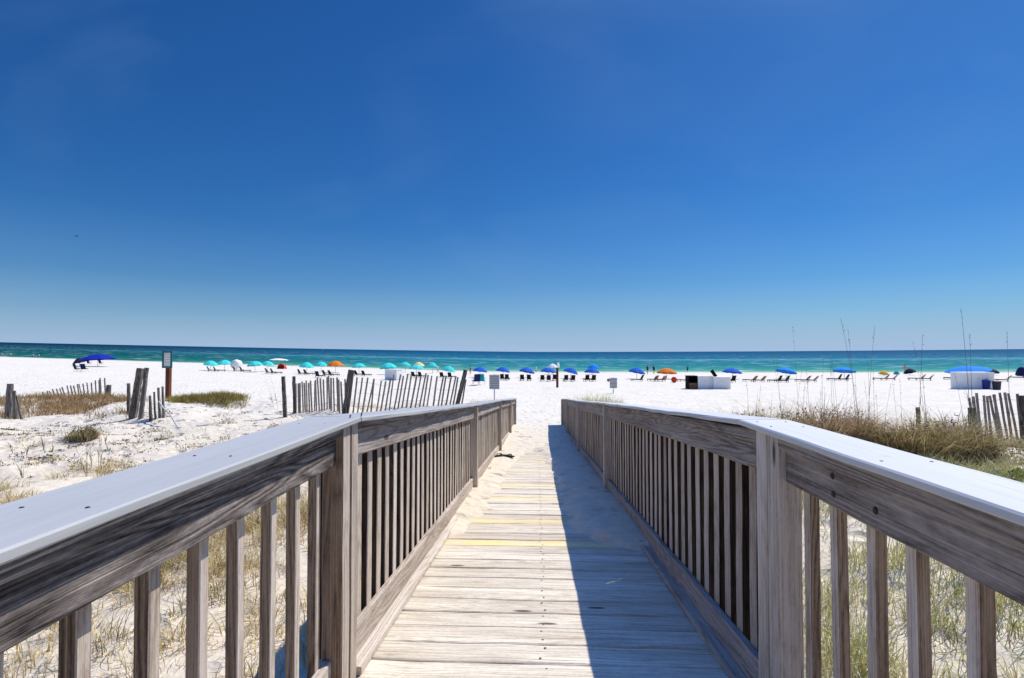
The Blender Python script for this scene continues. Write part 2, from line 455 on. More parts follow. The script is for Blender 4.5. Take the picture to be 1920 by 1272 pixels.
# deep clear-day blue, with sea haze low over the horizon
mu = nt.nodes.new('ShaderNodeMix'); mu.data_type = 'RGBA'; mu.blend_type = 'MULTIPLY'; mu.inputs[0].default_value = 1
mu.inputs[7].default_value = (.275, .575, .86, 1)
tc = nt.nodes.new('ShaderNodeTexCoord'); sp = nt.nodes.new('ShaderNodeSeparateXYZ'); rp = nt.nodes.new('ShaderNodeValToRGB')
rp.color_ramp.elements[0].position = 0; rp.color_ramp.elements[0].color = (.95, .95, .95, 1)
rp.color_ramp.elements[1].position = .22; rp.color_ramp.elements[1].color = (0, 0, 0, 1)
e_ = rp.color_ramp.elements.new(.03); e_.color = (.68, .68, .68, 1); e_ = rp.color_ramp.elements.new(.065); e_.color = (.32, .32, .32, 1); e_ = rp.color_ramp.elements.new(.12); e_.color = (.09, .09, .09, 1)
hz = nt.nodes.new('ShaderNodeMix'); hz.data_type = 'RGBA'; hz.inputs[7].default_value = (3.9, 5.3, 7.7, 1)
# the dome is brightened overhead, above the view, as added fill for the shade
rz_ = nt.nodes.new('ShaderNodeMapRange'); rz_.interpolation_type = 'SMOOTHSTEP'
for i_, q_ in enumerate((.60, .88, 1.0, 3.8)): rz_.inputs[i_+1].default_value = q_
up_ = nt.nodes.new('ShaderNodeMix'); up_.data_type = 'RGBA'; up_.blend_type = 'MULTIPLY'; up_.inputs[0].default_value = 1
nt.links.new(sp.outputs[2], rz_.inputs[0]); nt.links.new(rz_.outputs[0], up_.inputs[7])
# faint high cirrus
cm = nt.nodes.new('ShaderNodeVectorMath'); cm.operation = 'MULTIPLY'; cm.inputs[1].default_value = (1.2, 3.2, 2.6)
cn = nt.nodes.new('ShaderNodeTexNoise'); cn.inputs['Scale'].default_value = 1.6; cn.inputs['Detail'].default_value = 5; cn.inputs['Distortion'].default_value = .6
cr_ = nt.nodes.new('ShaderNodeMapRange')
for i_, q_ in enumerate((.50, .82, 0.0, .14)): cr_.inputs[i_+1].default_value = q_
ci = nt.nodes.new('ShaderNodeMix'); ci.data_type = 'RGBA'; ci.inputs[7].default_value = (2.2, 3.6, 6.2, 1)
nt.links.new(tc.outputs['Generated'], cm.inputs[0]); nt.links.new(cm.outputs[0], cn.inputs['Vector']); nt.links.new(cn.outputs[0], cr_.inputs[0]); nt.links.new(cr_.outputs[0], ci.inputs[0])
nt.links.new(tc.outputs['Generated'], sp.inputs[0]); nt.links.new(sp.outputs[2], rp.inputs[0]); nt.links.new(rp.outputs[0], hz.inputs[0])
nt.links.new(sky.outputs[0], hs.inputs['Color']); nt.links.new(hs.outputs[0], mu.inputs[6]); nt.links.new(mu.outputs[2], up_.inputs[6]); nt.links.new(up_.outputs[2], ci.inputs[6]); nt.links.new(ci.outputs[2], hz.inputs[6])
nt.links.new(hz.outputs[2], bgn.inputs[0]); nt.links.new(bgn.outputs[0], wo.inputs[0])

sdir = Vector((math.cos(SUN_EL)*math.sin(SUN_AZ), math.cos(SUN_EL)*math.cos(SUN_AZ), math.sin(SUN_EL)))
sl = bpy.data.lights.new('sun', 'SUN'); sl.energy = 5.0; sl.angle = R(.5); sl.color = (1.0, .945, .84)
so = bpy.data.objects.new('sun', sl); COL.objects.link(so); so.rotation_euler = sdir.to_track_quat('Z', 'Y').to_euler(); so.location = sdir*50

cd = bpy.data.cameras.new('camera'); cam = bpy.data.objects.new('camera', cd); COL.objects.link(cam)
cam.location = CAM; cam.rotation_euler = (math.pi/2+PITCH, 0, YAW)
cd.sensor_width = 36; cd.lens = 36*FPX/1920; cd.clip_start = .05; cd.clip_end = 60000
scene.camera = cam
scene.view_settings.view_transform = 'Standard'; scene.view_settings.look = 'None'
scene.view_settings.exposure = 0; scene.view_settings.gamma = 1
scene.cycles.max_bounces = 6; scene.cycles.diffuse_bounces = 3; scene.cycles.use_denoising = True

# ------------------------------------------------------------------ beach and sea
def grid_object(name, xs, ys, zf, mat, attr=None, xf=None):
    X, Y = np.meshgrid(xs, ys)
    if xf is not None: X = xf(X, Y)
    Z = zf(X, Y)
    nx, ny = len(xs), len(ys)
    co = np.stack([X, Y, Z], -1).reshape(-1, 3)
    i = np.arange((ny-1)*(nx-1)); r = i//(nx-1); c = i % (nx-1)
    a = r*nx+c
    faces = np.stack([a, a+1, a+nx+1, a+nx], -1)
    me = bpy.data.meshes.new(name)
    me.from_pydata(co.tolist(), [], faces.tolist())
    me.materials.append(mat)
    me.polygons.foreach_set('use_smooth', np.ones(len(me.polygons), dtype=bool))
    for k, fn in (attr or {}).items():
        at_ = me.attributes.new(k, 'FLOAT', 'POINT')
        at_.data.foreach_set('value', fn(X, Y).astype(np.float32).ravel())
    me.update()
    o = bpy.data.objects.new(name, me); COL.objects.link(o); o['kind'] = 'structure'
    return o

xs = np.concatenate([-np.geomspace(420, 16.2, 70), np.arange(-16, 16.01, .125), np.geomspace(16.2, 420, 70)])
ys = np.concatenate([np.arange(-9, 1.4, .5), np.arange(1.5, 26, .125), np.arange(26, 60, .5), np.arange(60, 190, 1.2)])
grid_object('beach_sand', xs, ys, ground, M['sand'],
            {'wet': lambda X, Y: sstep(-9, 0, Y-shore_y(np.clip(X/np.maximum(Y, 5), -2.4, 2.4))-.0)})
us = np.linspace(-2.4, 2.4, 161)
yy = np.concatenate([np.arange(84, 200, 2.0), np.geomspace(200, 30000, 120)])
def sea_z(X, Y): return -2.9 + lift(X, Y) - 0.0*Y
grid_object('sea_water', us, yy, sea_z, M['sea'],
            {'off': lambda X, Y: np.clip(shore_y(np.clip(X/Y, -2.4, 2.4))/Y, 0, 1.2), 'deep': lambda X, Y: sstep(.0, -1.0, X/Y)}, xf=lambda U, Y: U*Y)

# ------------------------------------------------------------------ the boardwalk
BW = empty('boardwalk', (0, 2.35, 0), 0, 'weathered grey timber boardwalk with white topped handrails ramping down to the beach', 'boardwalk')
def bw(mb, name, mats, org, smooth=False): return mb.build(name, mats, BW, smooth, origin=org)
CAP_T = .024
RAILH = 1.17
side = {  # per side: cap inner/outer edge, post inner face, board inner face, bottom rail inner face, direction outward
    'l': dict(ci=-.785, co=-1.02, post=-.815, board=-.845, bot=-.795, s=-1),
    'r': dict(ci=.865, co=1.075, post=.885, board=.915, bot=.858, s=1)}
YN = -1.6; YE = 20.1
posts = [7.15, 11.9, 16.4, 20.0]
def dz(y): return float(deck_z(y))
# deck
mb = MB(); y = YN; k = 0; pr = random.Random(3)
stripe_y = [4.62, 5.50, 6.62, 7.72, 9.3, 10.6]
while y < 16.5:
    yw = .188+pr.uniform(-.004, .004)
    z = dz(y+yw/2)-.018+pr.gauss(0, .0022)
    sl_ = -SLOPE if y > Y0 else 0.0
    mi = 1 if any(abs(y+yw/2-s_) < .100 for s_ in stripe_y) else 0
    x0 = -1.0+pr.uniform(-.006, .006); x1 = 1.06+pr.uniform(-.006, .006)
    mb.beam((x0, y+yw/2, z), (x1, y+yw/2, z+pr.gauss(0, .0015)), yw, .036, up=(0, -sl_, 1), ch=.006, seg=.2, jit=.0010, mi=mi, r=pr)
    for nx in (-.93, .03, 1.0):
        for oy in (-.055, .055):
            c_ = (nx+pr.gauss(0, .008), y+yw/2+oy+pr.gauss(0, .006), z+.0186-sl_*0+(-sl_*-oy if False else sl_*oy))
            mb.add([(c_[0]+.0065*math.cos(a_), c_[1]+.0065*math.sin(a_), c_[2]+.0012) for a_ in [k_*math.pi/4 for k_ in range(8)]], [tuple(range(8))], [(0, 0, 0)]*8, 2)
    y += yw+pr.uniform(.008, .015)
bw(mb, 'deck', [M['deck'], M['deck_yellow'], M['nailhead']], (0, Y0, 0))
# stringers under the deck
for x in (-.97, .03, 1.03):
    mb = MB()
    mb.beam((x, YN, -.04-.12), (x, Y0, -.04-.12), .04, .24)
    mb.beam((x, Y0, -.04-.12), (x, 16.0, dz(16.0)-.04-.12), .04, .24)
    bw(mb, 'stringer', M['rail'], (x, Y0, -.16))
for key, S in side.items():
    s = S['s']
    pair = (2.253, 2.358) if key == 'l' else (2.072, 2.177)
    # cap boards, one above the level platform and one down the ramp (slightly wavy as old timber is)
    cx = (S['ci']+S['co'])/2; cw = abs(S['co']-S['ci'])
    mb = MB(); mb.beam((cx, YN, RAILH-CAP_T/2), (cx, Y0-.004, RAILH-CAP_T/2), cw, CAP_T, ch=.007, jit=.0008, mi=0)
    bw(mb, 'cap_board', [M['cap_left' if key == 'l' else 'cap'], M['rail']], (cx, Y0, RAILH))
    ks = [Y0+.004]+posts
    sag = {'l': [0, -.012, .012, .0, .02], 'r': [0, .012, .0, .02, .0]}[key]
    for q in range(4):
        a, b = ks[q], ks[q+1]-.004
        mb = MB(); mb.beam((cx, a, RAILH-CAP_T/2+dz(a)+sag[q]), (cx, b, RAILH-CAP_T/2+dz(b)+sag[q+1]), cw, CAP_T, ch=.007, jit=.0015, mi=0)
        bw(mb, 'cap_board', [M['cap_left' if key == 'l' else 'cap'], M['rail']], (cx, a, RAILH))
    # trim strips under the caps
    tx = S['board']+s*.016; tw = .088; tt = RAILH-CAP_T-.001-.02
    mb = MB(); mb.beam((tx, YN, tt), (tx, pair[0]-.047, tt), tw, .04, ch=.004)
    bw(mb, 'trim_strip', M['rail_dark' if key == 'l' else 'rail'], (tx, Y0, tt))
    for q in range(4):
        a = (pair[1]+.047) if q == 0 else ks[q]+.05; b = ks[q+1]-.05
        za, zb = tt+dz(a)+sag[q], tt+dz(b)+sag[q+1]
        mb = MB(); mb.beam((tx, a, za), (tx, b, zb), tw, .04, ch=.004, jit=.0015)
        bw(mb, 'trim_strip', M['rail'], (tx, a, za))
    # side boards under the caps
    bx = S['board']+s*.019; bh = .122 if key == 'l' else .127; btop = RAILH-CAP_T-.042
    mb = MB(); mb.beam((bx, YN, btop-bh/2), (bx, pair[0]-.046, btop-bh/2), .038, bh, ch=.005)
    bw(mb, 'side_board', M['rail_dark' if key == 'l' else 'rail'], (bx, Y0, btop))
    for q in range(4):
        a, b = ks[q]+.0, ks[q+1]-.0
        a = pair[1]+.046 if q == 0 else a+.02; b -= .05
        mb = MB(); mb.beam((bx, a, btop-bh/2+dz(a)+sag[q]), (bx, b, btop-bh/2+dz(b)+sag[q+1]), .038, bh, ch=.005, jit=.002)
        bw(mb, 'side_board', M['rail'], (bx, a, btop+dz(a)))
    # bottom rails
    fx = S['bot']+s*.045; ex = S['bot']+s*.060+s*.019
    def bot(a, b):
        mb = MB(); mb.beam((fx, a, .023+dz(a)), (fx, b, .023+dz(b)), .09, .036, ch=.006, jit=.0015)
        bw(mb, 'foot_strip', M['post'], (fx, a, .02+dz(a)))
        mb = MB(); mb.beam((ex, a, .110+dz(a)), (ex, b, .110+dz(b)), .038, .134, ch=.005, jit=.0015)
        bw(mb, 'bottom_rail', M['post' if key == 'l' else 'rail'], (ex, a, .11+dz(a)))
    bot(YN, pair[0]-.046)
    bot(pair[1]+.046, posts[0]-.06)
    for q in range(3): bot(posts[q]+.055, posts[q+1]-.055)
    # posts: a pair where the platform meets the ramp, single ones down the slope
    for py in pair:
        px_ = S['post']+s*.0445
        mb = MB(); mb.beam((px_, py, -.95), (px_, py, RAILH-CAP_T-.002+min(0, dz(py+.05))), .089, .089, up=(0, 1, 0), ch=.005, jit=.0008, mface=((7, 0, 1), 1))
        bw(mb, 'post', [M['post'], M['near_shade'] if key == 'l' else M['baluster']], (px_, py, 0))
    for py in posts:
        px_ = S['post']+s*.0445-s*.012
        mb = MB(); mb.beam((px_, py, dz(py)-.85), (px_, py, RAILH-CAP_T-.004+dz(py)), .095, .095, up=(0, 1, 0), ch=.005, jit=.0015)
        bw(mb, 'post', M['post'], (px_, py, dz(py)))
# balusters: meshes shared between copies, each baluster its own object; the far ones as one mass
def near_bal(variant):
    mb = MB(); mb.beam((0, 0, 0), (0, 0, 1.04), .038, .038, up=(0, 1, 0), ch=.003, seg=.35, jit=.0006, mface=((5, 6, 7), 1)); return mb.mesh('baluster', [M['near_shade'], M['baluster']])
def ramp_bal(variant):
    mb = MB(); mb.beam((0, 0, 0), (0, 0, 1.084), .124, .073, up=(0, 1, 0), ch=.004, seg=.35, jit=.0009, mface=((5, 6, 7), 1)); return mb.mesh('baluster', [M['bal_shade'], M['baluster']])  # deepened and widened to close sun slits in the cast shadow
NBM = [near_bal(i) for i in range(7)]; RBM = [ramp_bal(i) for i in range(9)]
blist = []
for key, S in side.items():
    s = S['s']
    y = 2.141 if key == 'l' else 1.971
    while y > YN:
        blist.append((y, S['board']+s*(.038+.005+.019), .06, 0)); y -= (.187 if key == 'l' else .180)+rnd.uniform(-.004, .004)
    y = 2.468 if key == 'l' else 2.285
    while y < YE:
        if True:
            blist.append((y, S['board']+s*(.038+.005+.060), .06+dz(y), 1))
        y += .165+rnd.uniform(-.001, .001)
vis = [b for b in blist if b[0] > .35]
hid = [b for b in blist if b[0] <= .35]
vis.sort(key=lambda b: b[0])
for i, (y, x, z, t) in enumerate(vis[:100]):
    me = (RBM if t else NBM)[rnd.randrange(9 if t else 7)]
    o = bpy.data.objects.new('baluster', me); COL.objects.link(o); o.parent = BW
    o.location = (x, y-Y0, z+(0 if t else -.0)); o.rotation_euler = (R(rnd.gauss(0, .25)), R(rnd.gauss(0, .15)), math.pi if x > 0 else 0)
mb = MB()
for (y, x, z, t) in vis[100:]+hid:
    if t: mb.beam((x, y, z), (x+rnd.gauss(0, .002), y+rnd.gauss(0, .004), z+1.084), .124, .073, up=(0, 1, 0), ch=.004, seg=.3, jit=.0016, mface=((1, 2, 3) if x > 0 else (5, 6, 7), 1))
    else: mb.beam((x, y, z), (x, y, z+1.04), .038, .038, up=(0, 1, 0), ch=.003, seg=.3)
tag(bw(mb, 'baluster', [M['bal_shade'], M['baluster']], (0, 12, 0)), kind='stuff')
# bolts in the near right side board and popped nails on the left cap joint
for (yy_, zz) in ((1.71, 1.075), (1.705, 1.02), (1.50, 1.03)):
    mb = MB(); x = side['r']['board']
    mb.tube([(x+.006, yy_, zz), (x-.002, yy_, zz), (x-.005, yy_, zz)], [.011, .011, .008], 10)
    bw(mb, 'bolt_head', M['bolt'], (x, yy_, zz))
for (xx, yy_) in ((-.82, 2.30), (-.80, 2.39)):
    mb = MB(); mb.tube([(xx, yy_, RAILH-.004), (xx+.003, yy_, RAILH+.012), (xx+.003, yy_, RAILH+.014)], [.003, .003, .006], 8)
    bw(mb, 'nail', M['bolt'], (xx, yy_, RAILH))

for key, S in side.items():
    cxm = (S['ci']+S['co'])/2
    for yy_ in (2.12, 2.26, 1.45, .95):
        for ox in (-.06, .055):
            mb = MB(); x_ = cxm+ox+rnd.gauss(0, .006); y_ = yy_+rnd.gauss(0, .012)
            mb.tube([(x_, y_, RAILH-.004), (x_, y_, RAILH+.0005), (x_, y_, RAILH+.0015)], [.0045, .0045, .003], 8)
            bw(mb, 'screw_head', M['bolt'], (x_, y_, RAILH))
# drifted sand lying on the ramp
_ly = [4.0, 4.94, 5.72, 7.17, 9.26, 11.2, 12.2, 12.8]; _lx = [-1.05, -.74, -.60, -.585, -.53, -.40, -.26, -.06]
_ry = [4.15, 4.45, 4.75, 5.0, 6.44, 9.26, 11.5, 12.8]; _rx = [1.1, .80, .50, .365, .31, .25, .10, -.06]
def drift(X, Y):
    L = np.interp(Y, _ly, _lx); Rr = np.interp(Y, _ry, _rx)
    d = np.maximum(L-X, X-Rr)
    d = np.where(Y > 12.8, d+(Y-12.8)*.25, d)
    d = np.where(Y < 4.0, -1.0, d)
    plank = vnoise(X*1.6, Y*6.9, 61)*.30+vnoise(X*4, Y*14, 62)*.14
    d = d+plank*.55
    f = np.where(d > 0, .055*(1-np.exp(-d/.12)), d*.35)
    f = np.maximum(f, -.09)
    on = sstep(0, .15, d)
    f = f+on*(.022*fbm(X*3.0, Y*2.2, 71, 4)+.018*np.abs(fbm(X*1.4, Y*.9, 77, 3)))
    f = f+.17*sstep(12.5, 20, Y)
    z = deck_z(np.minimum(Y, 20.0))+f
    z = np.where(Y > 19.2, z*(1-sstep(19.2, 21.2, Y))+(ground(X, np.maximum(Y, 20.7))-.03*sstep(20.8, 21.6, Y)+.012)*sstep(19.2, 21.2, Y), z)
    return z
dx = np.arange(-.945, 1.02, .028); dy = np.concatenate([np.arange(3.6, 13.5, .026), np.arange(13.5, 22.0, .05)])
grid_object('sand_drift', dx, dy, drift, M['sand'], {'wet': lambda X, Y: X*0})

# flip flops left on the drifted sand
def drift_pt(px, py):
    d = ray(px, py)
    for y in np.arange(4, 20, .02):
        p = CAM+d*(y/d.y)
        if p.z <= float(drift(np.array([p.x]), np.array([y]))[0]): return p
    return p
fp = drift_pt(945, 857)
for i, (ox, oy, rz, lab) in enumerate(((-.10, -.03, .9, 'left black flip-flop of the pair on the drifted sand by the left rail'), (.09, .03, -.6, 'right black flip-flop of the pair on the drifted sand by the left rail'))):
    x, y = fp.x+ox, fp.y+oy
    t = empty('flip_flop', (x, y, float(drift(np.array([x]), np.array([y]))[0])+.008), rz, lab, 'flip-flop', 'pair of flip-flops')
    mb = MB(); ring = [(-.13, .03), (-.09, .042), (0, .034), (.08, .046), (.12, .036), (.135, 0), (.12, -.036), (.08, -.044), (0, -.034), (-.09, -.042), (-.13, -.03)]
    n = len(ring)
    mb.add([(a, b, 0) for a, b in ring]+[(a, b, .022) for a, b in ring], [tuple(range(n-1, -1, -1)), tuple(range(n, 2*n))]+[(j, (j+1) % n, n+(j+1) % n, n+j) for j in range(n)], [(0, 0, 0)]*(2*n))
    mb.build('sole', M['rubber'], t)
    mb = MB()
    mb.tube([(.085, 0, .02), (.06, .012, .05), (.01, .036, .045), (-.03, .042, .015)], .008, 6)
    mb.tube([(.085, 0, .02), (.06, -.012, .05), (.01, -.036, .045), (-.03, -.042, .015)], .008, 6)
    mb.build('strap', M['rubber'], t)

# ------------------------------------------------------------------ umbrellas
def canopy_mesh(r, h, name, mat, n=8, valance=.10):
    mb = MB(); vs = [(0, 0, h)]; rings = 4
    for i in range(1, rings+1):
        t = i/rings
        for k in range(n*2):
            a = math.pi*k/n
            rr = r*t*(1.0 if k % 2 == 0 else (1-.05*t))
            z = h*(1-t**1.9)-(0 if k % 2 == 0 else .03*t)
            vs.append((math.cos(a)*rr, math.sin(a)*rr, z))
    m = n*2
    fs = [(0, 1+k, 1+(k+1) % m) for k in range(m)]
    for i in range(rings-1):
        for k in range(m):
            q = (k+1) % m
            fs.append((1+i*m+k, 1+(i+1)*m+k, 1+(i+1)*m+q, 1+i*m+q))
    b = len(vs); e = 1+(rings-1)*m
    for k in range(m): x, y, z = vs[e+k]; vs.append((x*1.0, y*1.0, z-valance*(1.0 if k % 2 else .75)))
    for k in range(m): fs.append((e+k, b+k, b+(k+1) % m, e+(k+1) % m))
    mb.add(vs, fs, [(0, 0, 0)]*len(vs))
    return mb
CAN = {}
def umbrella(px, top, bot, wid, basey, mat, label, group, tilt=(0, 0), pole='pole'):
    """canopy centre px; top, bot, wid the canopy's rows and width in the photograph; basey the row its foot stands on"""
    p = at(px, basey, 20)
    y = p.y
    c = at_y(px, bot, y); tz = at_y(px, top, y).z
    r = wid*y/FPX/2/1.0; h = max(.16, (tz-c.z)*.85)
    t = empty('beach_umbrella', p, 0, label, 'umbrella', group); tilt = (tilt[0]+rnd.gauss(0, .05), tilt[1]+rnd.gauss(0, .06))
    key = (mat, round(r, 1), round(h, 1))
    mb = canopy_mesh(r, h-.0, 'canopy', mat)
    q = Euler((tilt[0], tilt[1], rnd.uniform(0, .7)), 'XYZ').to_matrix()
    hub = Vector((0, 0, c.z-p.z))
    mb.v = [tuple((q @ Vector(v))+hub) for v in mb.v]
    mb.build('canopy', M[mat], t)
    top_ = hub+q @ Vector((0, 0, h*.98))
    pm = MB(); pm.tube([(0, 0, -.3), (0, 0, max(.15, hub.z*.55)), top_], .028, 8); pm.build('pole', M[pole], t)
    fm = MB(); fm.tube([top_, top_+q @ Vector((0, 0, .09))], [.03, .012], 6); fm.build('finial', M[mat], t)
    return t
TG = 'turquoise beach umbrellas left of the boardwalk'
BG = 'blue beach umbrellas along the waterline'
U = [
 (183, 663, 674, 60, 688, 'royal', 'wide royal blue umbrella alone at the far left of the beach', None, (0, .02)),
 (149, 670, 679, 22, 686, 'darkcan', 'small dark umbrella tucked under the left edge of the wide royal blue one', None, (.2, -.2)),
 (395, 675, 684, 26, 695, 'turq', 'leftmost turquoise umbrella, half hidden by the next canopy', TG, (0, .05)),
 (421, 674, 683, 30, 694, 'turq', 'turquoise umbrella just left of the white tipped one with the dark underside', TG, (0, -.06)),
 (443, 672, 683, 22, 695, 'white', 'white umbrella tipped to show its dark underside among turquoise ones', None, (.85, .1)),
 (478, 676, 685, 29, 698, 'turq', 'turquoise umbrella right of the white tipped one, touching its right neighbour', TG, (0, -.05)),
 (502, 676, 684, 24, 697, 'turq', 'turquoise umbrella just left of the long thin white canopy', TG, (0, .06)),
 (523, 672, 675, 34, 688, 'white', 'thin flat white canopy over the red beach tent', None, (0, .03)),
 (575, 678, 688, 27, 700, 'turq', 'turquoise umbrella standing alone, second to the left of the orange one', TG, (0, .02)),
 (602, 677, 686, 25, 698, 'turq', 'turquoise umbrella touching the left edge of the orange one', TG, (0, .02)),
 (629, 675, 686, 34, 699, 'orange', 'orange umbrella left of the boardwalk between two turquoise ones', 'orange umbrellas', (0, .03)),
 (673, 680, 688, 28, 700, 'turq', 'turquoise umbrella above the leaning thick fence post', TG, (0, .03)),
 (728, 679, 690, 33, 703, 'turq', 'turquoise umbrella directly behind the lone white storage box', TG, (0, .03)),
 (760, 678, 685, 21, 698, 'turq', 'small turquoise umbrella right of the lone white storage box', TG, (0, .08)),
 (785, 678, 686, 22, 698, 'cream', 'pale cream umbrella rising behind a turquoise one', None, (0, .05)),
 (781, 683, 691, 29, 703, 'turq', 'turquoise umbrella in front of the pale cream one', TG, (0, .0)),
 (811, 679, 687, 20, 700, 'turq', 'small turquoise umbrella with a person in white under its right edge', TG, (0, .08)),
 (841, 685, 695, 26, 706, 'turq', 'rightmost turquoise umbrella, tipped to the right behind the leaning fence', TG, (0, .28)),
 (900, 687, 696, 29, 708, 'blue', 'blue umbrella right of the leaning fence, above two blue folding chairs', BG, (0, .06)),
 (943, 687, 696, 27, 708, 'blue', 'blue umbrella just right of the grey text sign', BG, (0, .18)),
 (988, 688, 697, 30, 709, 'blue', 'blue umbrella in the boardwalk gap, halfway between grey text sign and brown pole', BG, (0, .20)),
 (1036, 681, 689, 20, 702, 'white', 'white umbrella behind the top of the brown sign pole', None, (0, .05)),
 (1028, 688, 697, 31, 709, 'blue', 'blue umbrella just left of the brown sign pole, under the white one', BG, (0, .14)),
 (1070, 688, 698, 28, 710, 'blue', 'blue umbrella first to the right of the brown sign pole', BG, (0, .22)),
 (1113, 682, 690, 22, 702, 'sky', 'bright blue umbrella standing higher behind another blue one', BG, (0, .08)),
 (1110, 689, 698, 29, 710, 'blue', 'blue umbrella overlapped by the higher bright blue one', BG, (0, .10)),
 (1194, 688, 698, 31, 711, 'blue', 'blue umbrella beside the two standing people', BG, (0, .16)),
 (1250, 689, 699, 37, 711, 'orange', 'orange umbrella right of the boardwalk beside the two standing people', 'orange umbrellas', (0, .10)),
 (1373, 689, 698, 35, 711, 'blue', 'blue umbrella behind the right-hand white boxes', BG, (0, .10)),
 (1474, 688, 697, 36, 711, 'sky', 'bright blue umbrella over black loungers behind the tall dune grass', BG, (0, .18)),
 (1583, 688, 696, 38, 710, 'sky', 'bright blue umbrella crossed by two leaning sea oat stalks', BG, (0, .14)),
 (1657, 694, 701, 16, 705, 'yellow', 'small low yellow umbrella right of centre among the dune stalks', None, (.0, .1)),
 (1681, 695, 701, 10, 704, 'tealcan', 'tiny teal umbrella beside the low yellow one', None, (0, .1)),
 (1706, 690, 698, 20, 704, 'darkcan', 'small dark umbrella by the water beside a person in pink', None, (0, -.3)),
 (1815, 685, 695, 68, 711, 'sky', 'widest bright blue umbrella, above the big white box at the far right', BG, (0, .04)),
 (1862, 692, 698, 19, 704, 'darkcan', 'small dark umbrella right of the big white box', None, (0, .1)),
 (1918, 685, 699, 22, 708, 'navy', 'dark navy umbrella cut by the right edge of the picture', None, (0, -.4)),
]
for u in U: umbrella(u[0], u[1], u[2], u[3], u[4], u[5], u[6], u[7], u[8])

# ------------------------------------------------------------------ loungers and chairs
def lounger_meshes(fab, fr, back=62):
    a = R(back); L = .85
    s = MB(); s.beam((0, -.35, .34), (0, 1.25, .34), .62, .07, seg=.4, ch=.02); ms = s.mesh('seat', [M[fab]])
    b = MB(); b.beam((0, -.35, .37), (0, -.35-math.cos(a)*L, .37+math.sin(a)*L), .62, .07, up=(0, .3, 1), seg=.3, ch=.02); mb_ = b.mesh('backrest', [M[fab]])
    f = MB()
    for x in (-.29, .29): f.beam((x, -.55, .27), (x, 1.3, .27), .05, .08)
    f.beam((-.29, 1.28, .27), (.29, 1.28, .27), .05, .07); f.beam((-.29, -.53, .27), (.29, -.53, .27), .05, .07)
    f.beam((-.27, -.45, .3), (-.27, -.35-math.cos(a)*.6, .3+math.sin(a)*.6), .03, .05); f.beam((.27, -.45, .3), (.27, -.35-math.cos(a)*.6, .3+math.sin(a)*.6), .03, .05)
    mf = f.mesh('frame', [M[fr]])
    lg = []
    g = MB(); g.beam((0, 0, -.04), (0, 0, .25), .06, .06, up=(0, 1, 0)); ml = g.mesh('leg', [M[fr]])
    return ms, mb_, mf, ml
LM = {k: lounger_meshes(*v) for k, v in {'black': ('black', 'frame', 62), 'tan': ('tan', 'tanframe', 48), 'red': ('tanred', 'tanframe', 48), 'navy': ('navy', 'frame', 66)}.items()}
def lounger(px, py, kind, rz, label, group):
    p = at(px, py, 20)
    t = empty('sun_lounger', p, rz, label, 'sun lounger', group); t.scale = (.80, .80, .70)
    ms, mb_, mf, ml = LM[kind]
    for nm, me in (('seat', ms), ('backrest', mb_), ('frame', mf)):
        o = bpy.data.objects.new(nm, me); COL.objects.link(o); o.parent = t
    for x in (-.28, .28):
        for y in (-.5, 1.2):
            o = bpy.data.objects.new('leg', ml); COL.objects.link(o); o.parent = t; o.location = (x, y, 0)
    return t
LG = 'loungers set out in pairs facing the sea'
PAIRS = [  # x of left one, x of right one, row, kind, turn, place
 (396, 408, 697, 'black', -.75, 'under the two leftmost turquoise umbrellas'),
 (444, 457, 697, 'black', -.75, 'below the white tipped umbrella'),
 (505, 515, 701, 'black', -.7, 'in front of the red beach tent'),
 (566, 577, 703, 'black', -.65, 'below the turquoise umbrella that stands alone'),
 (612, 623, 705, 'black', -.6, 'below the left-hand orange umbrella'),
 (671, 685, 705, 'black', -.5, 'behind the leaning thick fence post'),
 (777, 790, 708, 'black', -.3, 'right of the lone white storage box'),
 (830, 845, 709, 'black', -.2, 'below the rightmost turquoise umbrella'),
 (942, 951, 713, 'black', -.05, 'just right of the grey text sign'),
 (979, 992, 714, 'black', .0, 'below the blue umbrella in the boardwalk gap'),
 (1017, 1029, 715, 'black', .0, 'just left of the brown sign pole'),
 (1061, 1074, 715, 'black', .05, 'first to the right of the brown sign pole'),
 (1100, 1112, 715, 'black', .1, 'below the overlapping blue umbrellas'),
 (1226, 1241, 715, 'tan', .45, 'below the right-hand orange umbrella'),
 (1409, 1425, 716, 'tan', .6, 'right of the right-hand white boxes'),
 (1456, 1470, 717, 'black', .65, 'behind the left end of the dune grass band'),
 (1508, 1522, 716, 'red', .7, 'between two bright blue umbrellas'),
 (1568, 1582, 714, 'black', .7, 'below the blue umbrella crossed by two stalks'),
 (1655, 1670, 713, 'tan', .75, 'below the small yellow umbrella'),
 (1722, 1737, 713, 'tan', .75, 'left of the big white box'),
]
cname = {'black': 'black', 'tan': 'tan', 'red': 'faded reddish tan'}
for (a, b, py, k, rz, place) in PAIRS:
    lounger(a, py, k, rz, f'left {cname[k]} lounger of the pair {place}', LG)
    lounger(b, py+.4, k, rz+rnd.uniform(-.06, .06), f'right {cname[k]} lounger of the pair {place}', LG)
